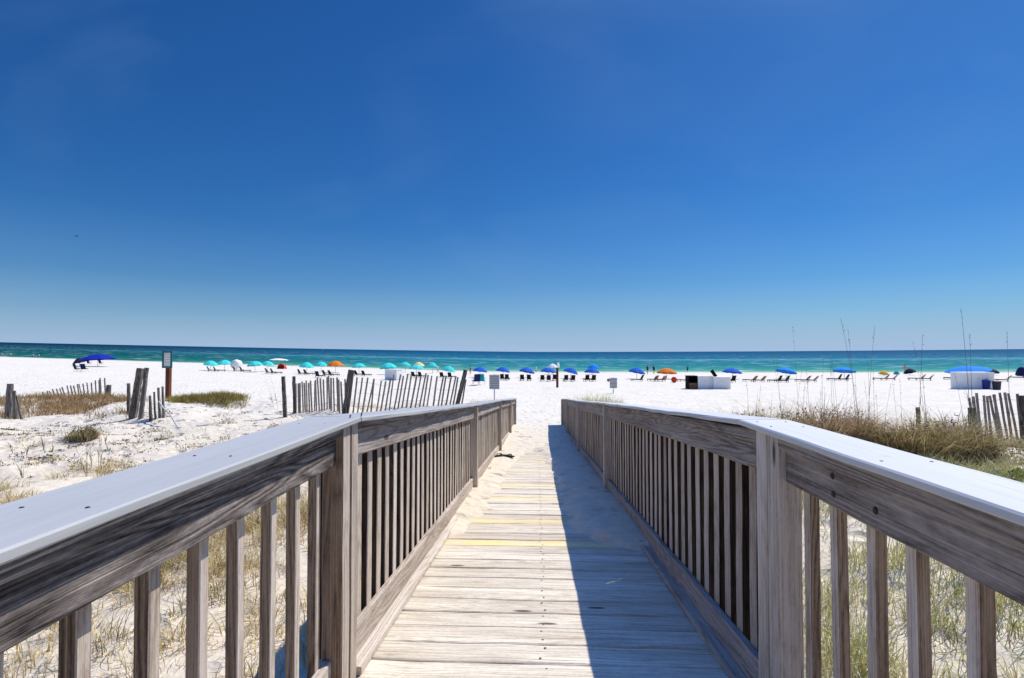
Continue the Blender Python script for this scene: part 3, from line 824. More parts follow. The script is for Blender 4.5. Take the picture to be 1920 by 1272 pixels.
for (px, py, k, rz, lab) in [
 (1040, 714, 'black', .0, 'single black lounger half behind the brown sign pole'),
 (1198, 715, 'black', .9, 'single black lounger below the umbrella by the two standing people'),
 (1284, 716, 'tan', .5, 'single tan lounger just left of the dark open cabinet'),
 (1372, 717, 'black', .2, 'single black lounger just right of the right-hand white boxes'),
 (1789, 712, 'black', .9, 'single black lounger touching the left side of the big white box'),
 (1880, 716, 'tan', .8, 'single tan lounger right of the dark bin'),
 (1912, 711, 'navy', .9, 'single navy lounger at the right edge of the picture'),
 (598, 708, 'navy', -.2, 'single navy lounger in front of the pair under the left orange umbrella'),
]: lounger(px, py, k, rz, lab, LG)

def folding_chair(px, py, seat, label, rz, group, s=1.0):
    p = at(px, py, 20); t = empty('folding_chair', p, rz, label, 'beach chair', group)
    m = MB(); m.beam((0, -.24*s, .36*s), (0, .26*s, .42*s), .56*s, .05*s, ch=.02, seg=.3); m.build('seat', M[seat], t)
    m = MB(); m.beam((0, -.24*s, .40*s), (0, -.44*s, .98*s), .56*s, .05*s, up=(0, 1, .3), ch=.02, seg=.3); m.build('backrest', M[seat], t)
    for x in (-.29*s, .29*s):
        m = MB(); m.tube([(x, -.45*s, 1.0*s), (x, -.1*s, .36*s), (x, .3*s, -.03)], .018, 6); m.tube([(x, .28*s, .44*s), (x, -.1*s, .36*s), (x, -.35*s, -.03)], .018, 6); m.build('frame', M['white' if seat == 'tealcan' else 'metal'], t)
        m = MB(); m.beam((x, -.32*s, .62*s), (x, .24*s, .60*s), .06*s, .03*s); m.build('armrest', M[seat], t)
FG = 'blue folding chairs'
folding_chair(892, 723, 'navy', 'blue folding chair nearer to the leaning fence end post', .5, FG, 1.15)
folding_chair(904, 722, 'tealcan', 'teal folding chair between the leaning fence and the grey text sign', -.2, FG, 1.15)
NG = 'navy folding chairs at the far left'
folding_chair(146, 698, 'navy', 'left navy folding chair below the wide royal blue umbrella', -.4, NG, 1.1)
folding_chair(159, 698, 'navy', 'right navy folding chair below the wide royal blue umbrella', .1, NG, 1.1)
folding_chair(168, 685, 'black', 'small black chair in the shade of the wide royal blue umbrella, left one', -.2, None)
folding_chair(190, 685, 'black', 'small black chair in the shade of the wide royal blue umbrella, right one', -.2, None)

# ------------------------------------------------------------------ beach tent, ball, boxes, bins
def tent(px, py, wpx, hpx, mat, label):
    p = at(px, py, 20); y = p.y; w = wpx*y/FPX/2; h = hpx*y/FPX
    t = empty('beach_tent', p, -.2, label, 'beach tent')
    m = MB(); n = 9; vs = []
    for j in range(5):
        q = j/4; d = -.6*w+1.5*w*q
        for i in range(n):
            a = math.pi*i/(n-1); k = math.sqrt(max(0, 1-(q*.95)**2))
            vs.append((-math.cos(a)*w*k, d, math.sin(a)*h*k))
    fs = [(j*n+i, j*n+i+1, (j+1)*n+i+1, (j+1)*n+i) for j in range(4) for i in range(n-1)]
    m.add(vs, fs, [(0, 0, 0)]*len(vs)); m.build('shell', M[mat], t, True)
    m = MB(); m.add([(-w*.97, -.5*w, .01), (w*.97, -.5*w, .01), (w*.6, .8*w, .01), (-w*.6, .8*w, .01)], [(0, 1, 2, 3)], [(0, 0, 0)]*4); m.build('floor_mat', M['darkcloth'], t)
tent(530, 692, 17, 10, 'redcloth', 'low red beach tent under the thin flat white canopy')
def ball(px, py, wpx, mat, label):
    p = at(px, py, 20); r = wpx*p.y/FPX/2; m = MB()
    n = 14; vs = [(0, 0, 0)]
    for i in range(1, 8):
        a = math.pi*i/8
        for k in range(n): b = 2*math.pi*k/n; vs.append((math.sin(a)*math.cos(b)*r, math.sin(a)*math.sin(b)*r, r-math.cos(a)*r))
    vs.append((0, 0, 2*r)); L = len(vs)-1
    fs = [(0, 1+(k+1) % n, 1+k) for k in range(n)]+[(L, 1+6*n+k, 1+6*n+(k+1) % n) for k in range(n)]
    fs += [(1+i*n+k, 1+i*n+(k+1) % n, 1+(i+1)*n+(k+1) % n, 1+(i+1)*n+k) for i in range(6) for k in range(n)]
    m.add(vs, fs, [(0, 0, 0)]*len(vs)); o = m.build('beach_ball', M[mat], None, True); o.location = p
    tag(o, label, 'beach ball')
ball(1264, 718, 11, 'redcloth', 'round red beach ball left of the dark open cabinet')
ball(1141, 716, 6, 'tanred', 'small brownish beach ball left of the small grey sign')

def crate(name, px, py, wm, dm, hm, rz, mat, label, cat, group=None, lidmat=None, off=(0, 0)):
    p = at(px, py, 20); p = p+Vector((off[0], off[1], 0)); p.z = gz(p.x, p.y)
    t = empty(name, p, rz, label, cat, group)
    m = MB(); m.beam((0, 0, -.06), (0, 0, hm-.06), wm, dm, up=(0, 1, 0), ch=.015, seg=.5, jit=.003)
    for k in (-1, 1): m.beam((k*wm*.30, -dm/2-.012, .0), (k*wm*.30, -dm/2-.012, hm-.08), .07, .02, up=(0, 1, 0))
    m.build('body', M[mat], t)
    m = MB(); m.beam((0, 0, hm-.06), (0, 0, hm), wm+.06, dm+.06, up=(0, 1, 0), ch=.015, seg=.5); m.build('lid', M[lidmat or mat], t)
    m = MB(); m.beam((-.09, -dm/2-.03, hm*.62), (.09, -dm/2-.03, hm*.62), .03, .03); m.build('handle', M['metal'], t)
    return t
crate('storage_box', 738, 713, 1.75, 1.1, 1.28, -.42, 'boxwhite', 'lone white storage box behind the leaning slat fence', 'storage box')
WG = 'white boxes right of the boardwalk'
crate('storage_box', 1319, 729.5, 1.30, 1.0, 1.16, .05, 'boxwhite', 'white box joined to the right side of the dark open cabinet', 'storage box', WG)
crate('storage_box', 1350, 729.5, 1.50, 1.0, 1.08, .05, 'boxwhite', 'white box at the right end of the row with a dark board leaning on top', 'storage box', WG)
crate('storage_box', 1823, 729, 2.75, 1.2, 1.42, .06, 'boxwhite', 'big white box at the far right under the widest blue umbrella', 'storage box')
# open cabinet
p = at(1296.5, 729.5, 20); t = empty('open_cabinet', p, .05, 'dark open cabinet with brown lower slats left of the white boxes', 'cabinet')
m = MB()
for x in (-.38, .38): m.beam((x, 0, -.05), (x, 0, 1.14), .04, .9, up=(0, 1, 0))
m.beam((-.36, .43, .55), (.36, .43, .55), .04, 1.1); m.build('carcass', M['boxdark'], t)
m = MB(); m.beam((-.42, 0, 1.16), (.42, 0, 1.16), .95, .04); m.build('top_board', M['boxdark'], t)
m = MB(); m.beam((-.36, -.02, .56), (.36, -.02, .56), .84, .03); m.build('shelf', M['boxdark'], t)
m = MB()
for k in range(5): m.beam((-.36, -.40, .06+k*.11), (.36, -.40, .06+k*.11), .03, .085)
m.build('slat_front', M['boxbrown'], t)
# dark board leaning on the end box
p2 = at(1350, 729.5, 20)
m = MB(); b0 = Vector((-.35, 0, 1.08)); m.beam(b0, b0+Vector((-.35, .1, .56)), .30, .06, up=(0, 1, 0)); o = m.build('bodyboard', M['boxdark'], None); o.location = p2
tag(o, 'dark board sticking up slanted from the top of the end white box', 'board')
def bin_(px, py, wm, hm, mat, label):
    p = at(px, py, 20); t = empty('rubbish_bin', p, rnd.uniform(-.2, .2), label, 'bin', 'bins beside the big white box')
    m = MB(); n = 14
    m.tube([(0, 0, -.03), (0, 0, .02), (0, 0, hm*.9)], [wm*.40, wm*.42, wm*.5], n); m.build('body', M[mat], t, False)
    m = MB(); m.tube([(0, 0, hm*.9), (0, 0, hm*.95), (0, 0, hm)], [wm*.53, wm*.53, wm*.3], n); m.build('lid', M[mat], t)
    m = MB(); m.tube([(-wm*.12, -wm*.1, hm-.02), (-wm*.1, -wm*.1, hm+.05), (wm*.1, -wm*.1, hm+.05), (wm*.12, -wm*.1, hm-.02)], .015, 6); m.build('handle', M[mat], t)
bin_(1849, 730, .66, .78, 'bin', 'blue bin in front of the right half of the big white box')
bin_(1869, 731, .60, .74, 'darkbin', 'nearly black bin at the right corner of the big white box')

# ------------------------------------------------------------------ signs
def sign(px, base, top, ptop, wpx, hpx, y, postmat, facemat, label, frame=None, rz=0.0, lines=6, r=.05, ink='ink', red=False):
    x = at_y(px, base, y).x; z0 = gz(x, y); p = Vector((x, y, z0))
    t = empty('sign', p, rz, label, 'sign')
    zt = at_y(px, ptop, y).z-z0; z1 = at_y(px, top, y).z-z0; z2 = at_y(px, top+hpx, y).z-z0; w = wpx*y/FPX
    m = MB(); m.beam((0, 0, -.4), (0, 0, zt), 2*r, 2*r, up=(0, 1, 0), seg=.5); m.build('post', M[postmat], t)
    zc = (z1+z2)/2; h = z1-z2
    m = MB(); m.beam((0, -r-.015, z2), (0, -r-.015, z1), w, .025, up=(0, 1, 0), seg=2, ch=.004); pn = m.build('panel', M[facemat], t)
    if frame:
        m = MB(); e = .10
        for sx in (-1, 1): m.beam((sx*(w/2+e/2), -r-.02, z2-e), (sx*(w/2+e/2), -r-.02, z1+e), e, .05, up=(0, 1, 0), seg=2)
        for zz in (z2-e/2, z1+e/2): m.beam((-w/2, -r-.02, zz), (w/2, -r-.02, zz), .05, e, seg=2)
        m.build('frame', M[frame], t)
    m = MB(); rr = random.Random(int(px))
    for i in range(lines):
        zz = z1-h*(.12+.78*i/max(1, lines-1)); x0 = -w*.40
        while x0 < w*.36:
            ln = rr.uniform(.05, .17)*w
            x1 = min(w*.42, x0+ln)
            m.beam((x0, -r-.030, zz), (x1, -r-.030, zz), .004, h*.052, seg=2, ch=.001, jit=0); x0 = x1+w*.035
    m.build('lettering', M[ink], t)
sign(315.5, 748, 662, 660, 13, 25, 29.0, 'signbrown', 'signwhite', 'white notice in a teal frame on a brown post in the left dunes', frame='teal', lines=5, r=.11, ink='redink')
sign(927, 748, 703, 702, 19, 27, 33.0, 'metal', 'signgrey', 'grey sign covered in lines of text behind the left railing', lines=6, r=.035)
sign(1150, 734, 709, 708, 13.5, 19, 41.0, 'metal', 'signgrey', 'small pale grey sign right of the boardwalk gap', lines=3, r=.03)
sign(1045, 725, 680, 690, 10, 10, 50.0, 'signbrown', 'signwhite', 'tall brown pole with a narrow white sign at its top, beyond the boardwalk gap', rz=1.1, lines=2, r=.085)

# ------------------------------------------------------------------ people (far off, a few pixels tall)
def person(px, py, hpx, label, cloth, rz=0.0, pose='stand', group=None, top=None):
    p = at(px, py, 20); hm = min(1.85, max(1.45, hpx*p.y/FPX)); s = hm/1.75
    if top: p = top
    t = empty('person', p, rz, label, 'person', group)
    a = {'stand': .0, 'walk': .22}[pose]
    J = [(0, 0, .95, .14), (0, 0, 1.12, .125), (0, 0, 1.30, .145), (0, 0, 1.46, .075), (0, .01, 1.53, .055), (0, .015, 1.62, .092), (0, .01, 1.72, .07)]
    E = [(0, 1), (1, 2), (2, 3), (3, 4), (4, 5), (5, 6)]
    def chain(root, pts):
        for q in pts:
            J.append(q); E.append((root, len(J)-1)); root = len(J)-1
        return root
    for sx in (-1, 1):
        sw = a*sx
        k = chain(2, [(sx*.19, 0, 1.40, .06), (sx*.25, -.02-sw*.4, 1.14, .045), (sx*.26, .08-sw*.7, .90, .032), (sx*.26, .10-sw*.8, .82, .036)])
        for q, l in zip((-.02, -.007, .007, .02), (.07, .085, .08, .065)):
            chain(k, [(sx*.26, .10+q-sw*.8, .82-l*.6, .009), (sx*.257, .108+q-sw*.8, .82-l, .008)])
        chain(k, [(sx*.245, .135-sw*.8, .80, .010)])
        chain(0, [(sx*.095, 0, .88, .10), (sx*.11, .03+sw*.9, .48, .06), (sx*.115, -.01+sw*1.6, .09, .04), (sx*.125, .11+sw*1.6, .03, .035)])
    me = bpy.data.meshes.new('body'); me.from_pydata([(q[0]*s, q[1]*s, q[2]*s) for q in J], E, [])
    o = bpy.data.objects.new('body', me); COL.objects.link(o)
    md = o.modifiers.new('s', 'SKIN'); sv = me.skin_vertices[0].data
    for i, q in enumerate(J): sv[i].radius = (q[3]*s, q[3]*s)
    sv[0].use_root = True
    ms = o.modifiers.new('b', 'SUBSURF'); ms.levels = 1; ms.render_levels = 1
    dg = bpy.context.evaluated_depsgraph_get(); nm = bpy.data.meshes.new_from_object(o.evaluated_get(dg))
    o.modifiers.clear(); o.data = nm; nm.materials.clear(); nm.materials.append(M['skin']); o.parent = t
    # face: nose, ears, eyes are carved as tiny lumps of the head's own surface tone
    m = MB(); n = 12; vs = []
    for i in range(6):
        b = math.pi*.5*i/5
        for k in range(n): c = 2*math.pi*k/n; vs.append((math.cos(b)*math.cos(c)*.104*s, (.0+math.cos(b)*math.sin(c)*.112)*s, (1.645+math.sin(b)*.125)*s))
    m.add(vs, [(i*n+k, i*n+(k+1) % n, (i+1)*n+(k+1) % n, (i+1)*n+k) for i in range(5) for k in range(n)], [(0, 0, 0)]*len(vs)); m.build('hair', M['hair'], t, True)
    m = MB(); m.tube([(0, 0, .78*s), (0, 0, .92*s), (0, 0, 1.02*s)], [.185*s, .18*s, .15*s], 14); m.build('shorts', M[cloth], t, True)
    m = MB(); m.tube([(0, 0, .98*s), (0, 0, 1.15*s), (0, 0, 1.34*s), (0, 0, 1.43*s)], [.165*s, .158*s, .20*s, .11*s], 14); m.build('shirt', M[cloth], t, True)
person(1214, 702, 17, 'left one of two people standing by the orange umbrella, in dark clothes', 'darkcloth', .3, 'walk')
person(1226, 702, 17, 'right one of two people standing by the orange umbrella, in dark clothes', 'darkcloth', 2.6)
person(821, 699, 13, 'person in white under the small turquoise umbrella', 'whitecloth', .2, 'walk')
person(1005, 699, 12, 'person in white beside the blue umbrella in the boardwalk gap', 'whitecloth', .5)
person(1697, 700, 16, 'person in pink standing by a small dark umbrella', 'pinkcloth', .0, 'walk')
person(882, 702, 10, 'person in red just left of the first blue umbrella', 'redcloth', .9)
def wader(px, top, label, cloth, group=None):
    d = 118.0 if px > 600 else 158.0
    q = at_y(px, top, d); z = q.z-1.7
    person(px, 690, 14, label, cloth, rnd.uniform(0, 3), 'stand', group, Vector((q.x, q.y, z)))
wader(1289, 686.5, 'bather in dark clothes in the shallows above the red ball', 'darkcloth')
WP = 'bathers in pale clothes at the far left'
wader(3, 659.5, 'bather in pale clothes at the left edge of the picture', 'whitecloth', WP)
wader(20, 660.0, 'bather in pale clothes second from the left edge of the picture', 'whitecloth', WP)
wader(62, 662.0, 'bather in pale clothes farther right, left one of a pair in the shallows', 'whitecloth', WP)
wader(73, 662.2, 'bather in pale clothes farther right, right one of a pair in the shallows', 'whitecloth', WP)

# ------------------------------------------------------------------ slat fences and old posts
def post_between(mb, px0, py0, px1, py1, y, wpx, deep=.5, taper=.9, round_=False):
    """leaning timber whose foot and head lie on two sight lines at distance y"""
    a = at_y(px0, py0, y); b = at_y(px1, py1, y); d = (b-a).normalized(); g = gz(a.x, a.y)
    a2 = a-d*((a.z-g)/max(.3, d.z)+deep); w = wpx*y/FPX
    if round_:
        n = 6; pts = [a2.lerp(b, i/n)+Vector((rnd.gauss(0, .006), rnd.gauss(0, .006), 0)) for i in range(n+1)]
        mb.tube(pts, [w/2*(1-(1-taper)*i/n)*rnd.uniform(.95, 1.05) for i in range(n+1)], 10)
    else: mb.beam(a2, b, w, w*.8, up=(0, 1, 0), ch=w*.12, seg=.12, jit=.004, taper=taper)
    return a2
def slats(name, segs, ht, label, posts_, wire=True, sp=.105, sw=.038, sd=.3):
    """segs: (pxA, yA, pxB, yB, leanA, leanB, heightA, heightB)"""
    r0 = random.Random(int(sd*1000))
    x, y = segs[0][0], segs[0][1]
    bx = at_y(x, 760, y).x; root = Vector((bx, y, gz(bx, y)))
    t = empty(name, root, 0, label, 'fence')
    m = MB(); wm = MB()
    for (pa, ya, pb, yb, la, lb, ha, hb) in segs:
        A = at_y(pa, 760, ya); B = at_y(pb, 760, yb); A.z = 0; B.z = 0
        L = (B-A).length; n = max(2, int(L/sp)); tops = {0: [], 1: [], 2: []}
        for i in range(n+1):
            k = i/n; q = A.lerp(B, k); q += Vector((r0.gauss(0, .008), r0.gauss(0, .03), 0)); z = gz(q.x, q.y)
            ln = la+(lb-la)*k+r0.gauss(0, .025); h = ha+(hb-ha)*k+r0.gauss(0, .035)
            dirv = (B-A).normalized()*math.sin(ln)+Vector((0, r0.gauss(0, .03), 1))*math.cos(ln)
            f = Vector((q.x, q.y, z-.15)); e = f+dirv.normalized()*(h+.15)
            m.beam(f, e, sw*1.35*r0.uniform(.85, 1.1), .013, up=(0, -1, 0), ch=.002, seg=.3, jit=.002, r=r0)
            for j, fr in enumerate((.30, .62, .88)): tops[j].append(f.lerp(e, fr)+Vector((0, -.012, 0)))
        for j in range(3): wm.tube(tops[j], .003, 5)
    m.build('slat_panel', M['slat'], t, origin=root)
    wm.build('wire', M['bolt'], t, origin=root)
    for q in posts_:
        m = MB(); m_org = post_between(m, *q[:6], deep=.3, round_=q[6] if len(q) > 6 else False)
        m.build('post', M['old'] if not (len(q) > 7) else M[q[7]], t, origin=m_org)
slats('slat_fence', [(556, 18.3, 648, 16.6, -.06, -.08, 1.02, 1.08), (660, 16.5, 800, 17.9, .14, .20, 1.15, 1.10), (812, 18.0, 862, 18.8, .19, .22, 1.0, 1.12)], 1.1,
      'grey slat sand fence left of the railing, its right stretch leaning over',
      [(535, 788, 531, 706, 15.9, 7, False), (553, 777, 551, 706, 17.9, 6, False), (647, 778, 659, 694, 16.5, 13.5, True, 'rail_dark'), (858, 757, 873, 694, 18.8, 8, False)], sp=.142, sw=.040)
slats('slat_fence', [(94, 24.5, 198, 24.0, -.55, -.02, .62, .98)], .9, 'small far slat fence fanning out behind the russet grass at left',
      [(203, 752, 204, 722, 24.0, 8, False)], sp=.17, sw=.05, sd=.5)
slats('slat_fence', [(1826, 12.9, 1868, 12.9, -.08, -.11, .98, 1.0), (1869, 12.95, 1990, 12.4, -.11, -.07, 1.02, 1.05)], 1.0, 'slat sand fence at the right edge behind the dune grass',
      [(1823, 810, 1821, 765, 12.8, 10, False), (1921, 825, 1917, 742, 12.6, 9, False)], sp=.085, sw=.042, sd=.7)
def old_post(specs, label, group=None):
    m = MB()
    for q in specs: org = post_between(m, *q[:6], deep=.4, taper=q[6] if len(q) > 6 else .85)
    o = m.build('weathered_post', M['old'], None, origin=org); tag(o, label, 'post', group)
OG = 'cluster of weathered timber posts in the left dunes'
old_post([(249, 786, 263, 691, 15.6, 13)], 'tallest weathered post of the left cluster, leaning right', OG)
old_post([(264, 784, 275, 690, 15.45, 8)], 'narrow tall weathered post just right of the tallest one', OG)
old_post([(241, 776, 241, 719, 16.4, 6)], 'short dark post at the left of the weathered cluster', OG)
old_post([(283, 788, 281, 742, 15.2, 7, .5)], 'short pale split post between the tall pair and the dark stump', OG)
old_post([(291, 788, 289, 735, 15.3, 4, .7)], 'thin dark upright stick in the weathered cluster', OG)
old_post([(300, 788, 297, 727, 15.5, 6, .6), (307, 787, 305, 725, 15.5, 5.5, .6)], 'forked black stump at the right end of the weathered cluster', OG)
old_post([(17, 786, 19, 720, 16.0, 15, .6), (30, 786, 26, 733, 15.7, 10, .5), (40, 785, 31, 742, 15.6, 5, .6)], 'split tapering stump at the far left edge of the dunes')
old_post([(1722, 800, 1721, 764, 12.2, 6.5, .9)], 'grey stub of a post in the right-hand dune grass')
# rope slung from the forked stump to the sand
pts = []
for (px, py, y) in ((298, 753, 15.4), (306, 765, 15.2), (318, 776, 14.9), (334, 783, 14.7), (352, 789, 14.4), (372, 791, 14.2), (392, 790, 14.2)):
    q = at_y(px, py, y); g = gz(q.x, q.y)+.015
    if px > 330 or q.z < g: q = Vector((q.x, q.y, g))
    pts.append(q)
m = MB(); m.tube(pts, .020, 8); o = m.build('rope', M['rope'], None, origin=pts[0]); tag(o, 'pale rope sagging from the forked stump down onto the sand', 'rope')
# rusty rod behind the near right balusters
a = at_y(1868, 1100, 2.1); g = gz(a.x, a.y)
m = MB(); m.tube([(a.x+.05, 2.1, g-.2), (a.x+.02, 2.1, g+.25), (a.x+.012, 2.1, g+.6), (a.x-.002, 2.1, g+.9), (a.x-.02, 2.1, g+1.25)], [.011, .013, .012, .011, .008], 7)
o = m.build('rusty_rod', M['rust'], None, origin=(a.x, 2.1, g)); tag(o, 'thin rusty rod standing outside the near right balusters', 'rod')
# pale stone in the right dunes
p = at(1877, 836); m = MB()
vs = []; n = 10
for i in range(5):
    for k in range(n):
        b = 2*math.pi*k/n; q = [.7, 1, .95, .6, .15][i]*rnd.uniform(.85, 1.1); vs.append((math.cos(b)*.11*q, math.sin(b)*.08*q, [-.02, .02, .06, .09, .10][i]))
m.add(vs, [(i*n+k, i*n+(k+1) % n, (i+1)*n+(k+1) % n, (i+1)*n+k) for i in range(4) for k in range(n)]+[tuple(range(4*n, 5*n))], [(0, 0, 0)]*len(vs))
o = m.build('stone', M['rope'], None, True); o.location = p; tag(o, 'pale stone among the debris below the right-hand slat fence', 'stone')

# ------------------------------------------------------------------ boat on the horizon, bird in the sky
bp = at_y(604, 660.0, 1500.0); bp.z = float(sea_z(np.array([bp.x]), np.array([1500.0]))[0])
t = empty('boat', bp, .1, 'tiny white boat on the horizon left of centre', 'boat')
m = MB(); n = 7; vs = []
for i in range(n):
    k = i/(n-1); w_ = 1.5*math.sin(math.pi*min(1, .25+k*.75))**.7; x = -4.5+9*k
    vs += [(x, -w_, 2.2+.6*(1-k)), (x, w_, 2.2+.6*(1-k)), (x, w_*.6, -.3), (x, -w_*.6, -.3)]
fs = [(i*4+j, i*4+(j+1) % 4, i*4+4+(j+1) % 4, i*4+4+j) for i in range(n-1) for j in range(4)]+[(3, 2, 1, 0), tuple((n-1)*4+j for j in range(4))]
m.add(vs, fs, [(0, 0, 0)]*len(vs)); m.build('hull', M['hull'], t)
m = MB(); m.beam((-.5, 0, 3.2), (3, 0, 3.2), 2.0, 2.2, ch=.3); m.build('cabin', M['hull'], t)
m = MB(); m.tube([(1, 0, 4), (1, 0, 8)], .1, 6); m.build('mast', M['hull'], t)
p = at_y(143, 443.5, 60); t = empty('bird', p, .2, 'tiny dark bird gliding alone in the sky at upper left', 'bird')
m = MB(); m.tube([(-.22, 0, 0), (-.12, 0, .01), (.05, 0, .02), (.16, 0, .02), (.23, 0, .01)], [.015, .045, .06, .04, .01], 8); m.build('body', M['feather'], t, True)
for sy in (-1, 1):
    m = MB(); m.add([(.10, 0, .03), (-.08, 0, .03), (-.12, sy*.25, .10), (.06, sy*.22, .11), (-.14, sy*.55, .06)], [(0, 1, 2, 3), (3, 2, 4)], [(0, 0, 0)]*5); m.build('wing', M['feather'], t)
t.rotation_euler = (0.05, .02, 1.3)

# ------------------------------------------------------------------ vegetation
def clump(mb, x, y, n, h, r, w=.010, lean=.6, droop=.35, core=.45):
    for _ in range(n):
        a = rnd.uniform(0, 6.283); q = r*core*math.sqrt(rnd.random())
        px_, py_ = x+math.cos(a)*q, y+math.sin(a)*q
        hh = h*rnd.uniform(.35, 1.0)*(1-.35*q/max(r, .01))
        mb.blade((px_, py_, gz_fast(px_, py_)-.02), a+rnd.gauss(0, .7), hh, hh*lean*rnd.uniform(.2, 1.3), w*rnd.uniform(.7, 1.3), 3, droop*rnd.random())
_gx = np.arange(-30, 30.01, .25); _gy = np.arange(0, 40.01, .25)
_GX, _GY = np.meshgrid(_gx, _gy); _GZ = ground(_GX, _GY)
def gz_fast(x, y):
    fx = min(max((x+30)/.25, 0), len(_gx)-1.001); fy = min(max(y/.25, 0), len(_gy)-1.001)
    i, j = int(fx), int(fy); u, v = fx-i, fy-j
    return float(_GZ[j, i]*(1-u)*(1-v)+_GZ[j, i+1]*u*(1-v)+_GZ[j+1, i]*(1-u)*v+_GZ[j+1, i+1]*u*v)
def wx(px, y): return at_y(px, 700, y).x
def leaf_bits(mb, x, y, n, h, r, size=.03):
    for _ in range(n):
        a = rnd.uniform(0, 6.283); q = r*math.sqrt(rnd.random()); X, Y = x+math.cos(a)*q, y+math.sin(a)*q
        z = gz_fast(X, Y)+h*rnd.random()*(1-(q/r)**2*.7)
        mb.tri_leaf((X, Y, z), (rnd.gauss(0, 1), rnd.gauss(0, 1), rnd.random()+.2), size*rnd.uniform(.5, 1.3))
CREST_X = [1360, 1374, 1392, 1414, 1445, 1480, 1500, 1520, 1550, 1580, 1606, 1640, 1672, 1712, 1735, 1765, 1790, 1815, 1840]
CREST_Y = [785, 772, 763, 758, 758, 764, 762, 752, 746, 750, 764, 782, 784, 776, 782, 773, 769, 777, 788]
def shrub(name, spots, mats, label, cat, crest=False, sc=1.0, blades=520, bits=420, w=.012):
    """spots: (px, distance, height, radius)"""
    m = MB(); b = MB()
    if crest:
        spots = [(px, y, max(.25, (at_y(px, np.interp(px, CREST_X, CREST_Y), y).z-gz(wx(px, y), y))/1.12), r) for (px, y, h, r) in spots]
    for (px, y, h, r) in spots:
        clump(m, wx(px, y), y, int(blades*sc), h*1.65, r, w=w, lean=.85, droop=.58, core=.95)
        leaf_bits(b, wx(px, y), y, int(bits*sc*1.8), h*1.05, r*1.0, .030)
    org = (wx(spots[0][0], spots[0][1]), spots[0][1], gz(wx(spots[0][0], spots[0][1]), spots[0][1]))
    t = empty(name, org, 0, label, cat)
    if name == 'dune_shrub' and mats[0] in ('dune', 'red_brown'):
        k = MB()
        for (px, y, h, r) in spots: clump(k, wx(px, y), y, int(blades*sc*.40), h*1.8, r*1.1, w=w*.8, lean=1.0, droop=.6, core=1.0)
        k.build('straw_blades', M['straw'], t, origin=org)
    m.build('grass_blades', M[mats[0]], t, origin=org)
    b.build('dry_leaves', M[mats[1]], t, origin=org)
shrub('dune_shrub', [(1374, 11.5, .42, .4), (1392, 11.4, .58, .42), (1414, 11.2, .76, .5), (1445, 11.0, .82, .55), (1480, 11.1, .82, .5)], ('dune', 'rust_grass'), 'low olive brown shrub at the left end of the dune grass by the right railing', 'shrub', True)
shrub('dune_shrub', [(1520, 10.9, .84, .55), (1550, 10.8, .95, .6), (1580, 10.9, .90, .5), (1606, 10.9, .65, .4)], ('red_brown', 'red_brown'), 'tallest reddish brown shrub directly behind the right cap board', 'shrub', True)
shrub('dune_shrub', [(1765, 10.6, .74, .5), (1790, 10.5, .80, .5), (1815, 10.6, .72, .45)], ('dune', 'red_brown'), 'dark brown shrub in front of the dark post of the right slat fence', 'shrub', True)
shrub('dune_shrub', [(1640, 10.7, .48, .5), (1672, 10.4, .55, .45), (1712, 10.3, .66, .45), (1735, 10.3, .55, .4)], ('dune', 'olive'), 'ragged brown shrub around the grey post stub', 'shrub', True, .8)
shrub('dune_shrub', [(1895, 8.9, .14, .35), (1922, 8.8, .18, .35), (1878, 8.6, .10, .22)], ('green', 'green'), 'low bright green plant at the right edge beyond the cap board', 'plant', False, 1.0, 220, 300)
shrub('dune_shrub', [(155, 11.9, .22, .30), (164, 11.8, .25, .22)], ('dune', 'debris'), 'small brown bush alone on the left sand slope', 'shrub', False, .6)
shrub('dune_shrub', [(1078, 27, .66, .4), (1095, 27, .84, .5), (1113, 27, .88, .55), (1132, 27.2, .86, .55), (1150, 27.2, .74, .5)], ('mixed', 'straw'), 'pale green and straw tuft just beyond the end of the right railing', 'grass tuft', False, .5, 420, 60, .016)
shrub('dune_shrub', [(895, 24.5, .55, .4), (915, 24.8, .6, .4)], ('straw', 'straw'), 'thin pale tuft at the foot of the grey text sign', 'grass tuft', False, .25, 300, 20)

def cover(name, n, xr, yr, dens, make, mat):
    mb = MB(); c = 0; tries = 0
    while c < n and tries < n*30:
        tries += 1
        x = rnd.uniform(*xr); y = rnd.uniform(*yr)
        if rnd.random() > dens(x, y): continue
        make(mb, x, y); c += 1
    o = mb.build(name, M[mat] if isinstance(mat, str) else [M[q] for q in mat], None, origin=((xr[0]+xr[1])/2, (yr[0]+yr[1])/2, gz_fast((xr[0]+xr[1])/2, (yr[0]+yr[1])/2)))
    o['kind'] = 'stuff'; return o
def tuft_mk(h0, h1, n, w=.008, r=.08, lean=.7, droop=.3):
    def f(mb, x, y): clump(mb, x, y, rnd.randint(max(2, n//2), n), rnd.uniform(h0, h1), r, w, lean, droop, 1.0)
    return f
def nz(x, y, s, f=.8): return float(vnoise(np.array([x*f]), np.array([y*f]), s)[0])+.5
def band(a, b, e, v): return max(0.0, min(1.0, (v-a)/e, (b-v)/e))
# russet cover behind the far-left stump
cover('dune_grass', 2600, (-26, -9.2), (15.6, 23.8), lambda x, y: (1 if x/y < -.80 else max(0, 1-(x/y+.80)/.05))*band(15.6, 23.8, 1.0, y)*max(0, nz(x, y, 101, .7)*2.2-.35), tuft_mk(.18, .60, 11, .015, .18), 'rust_grass')
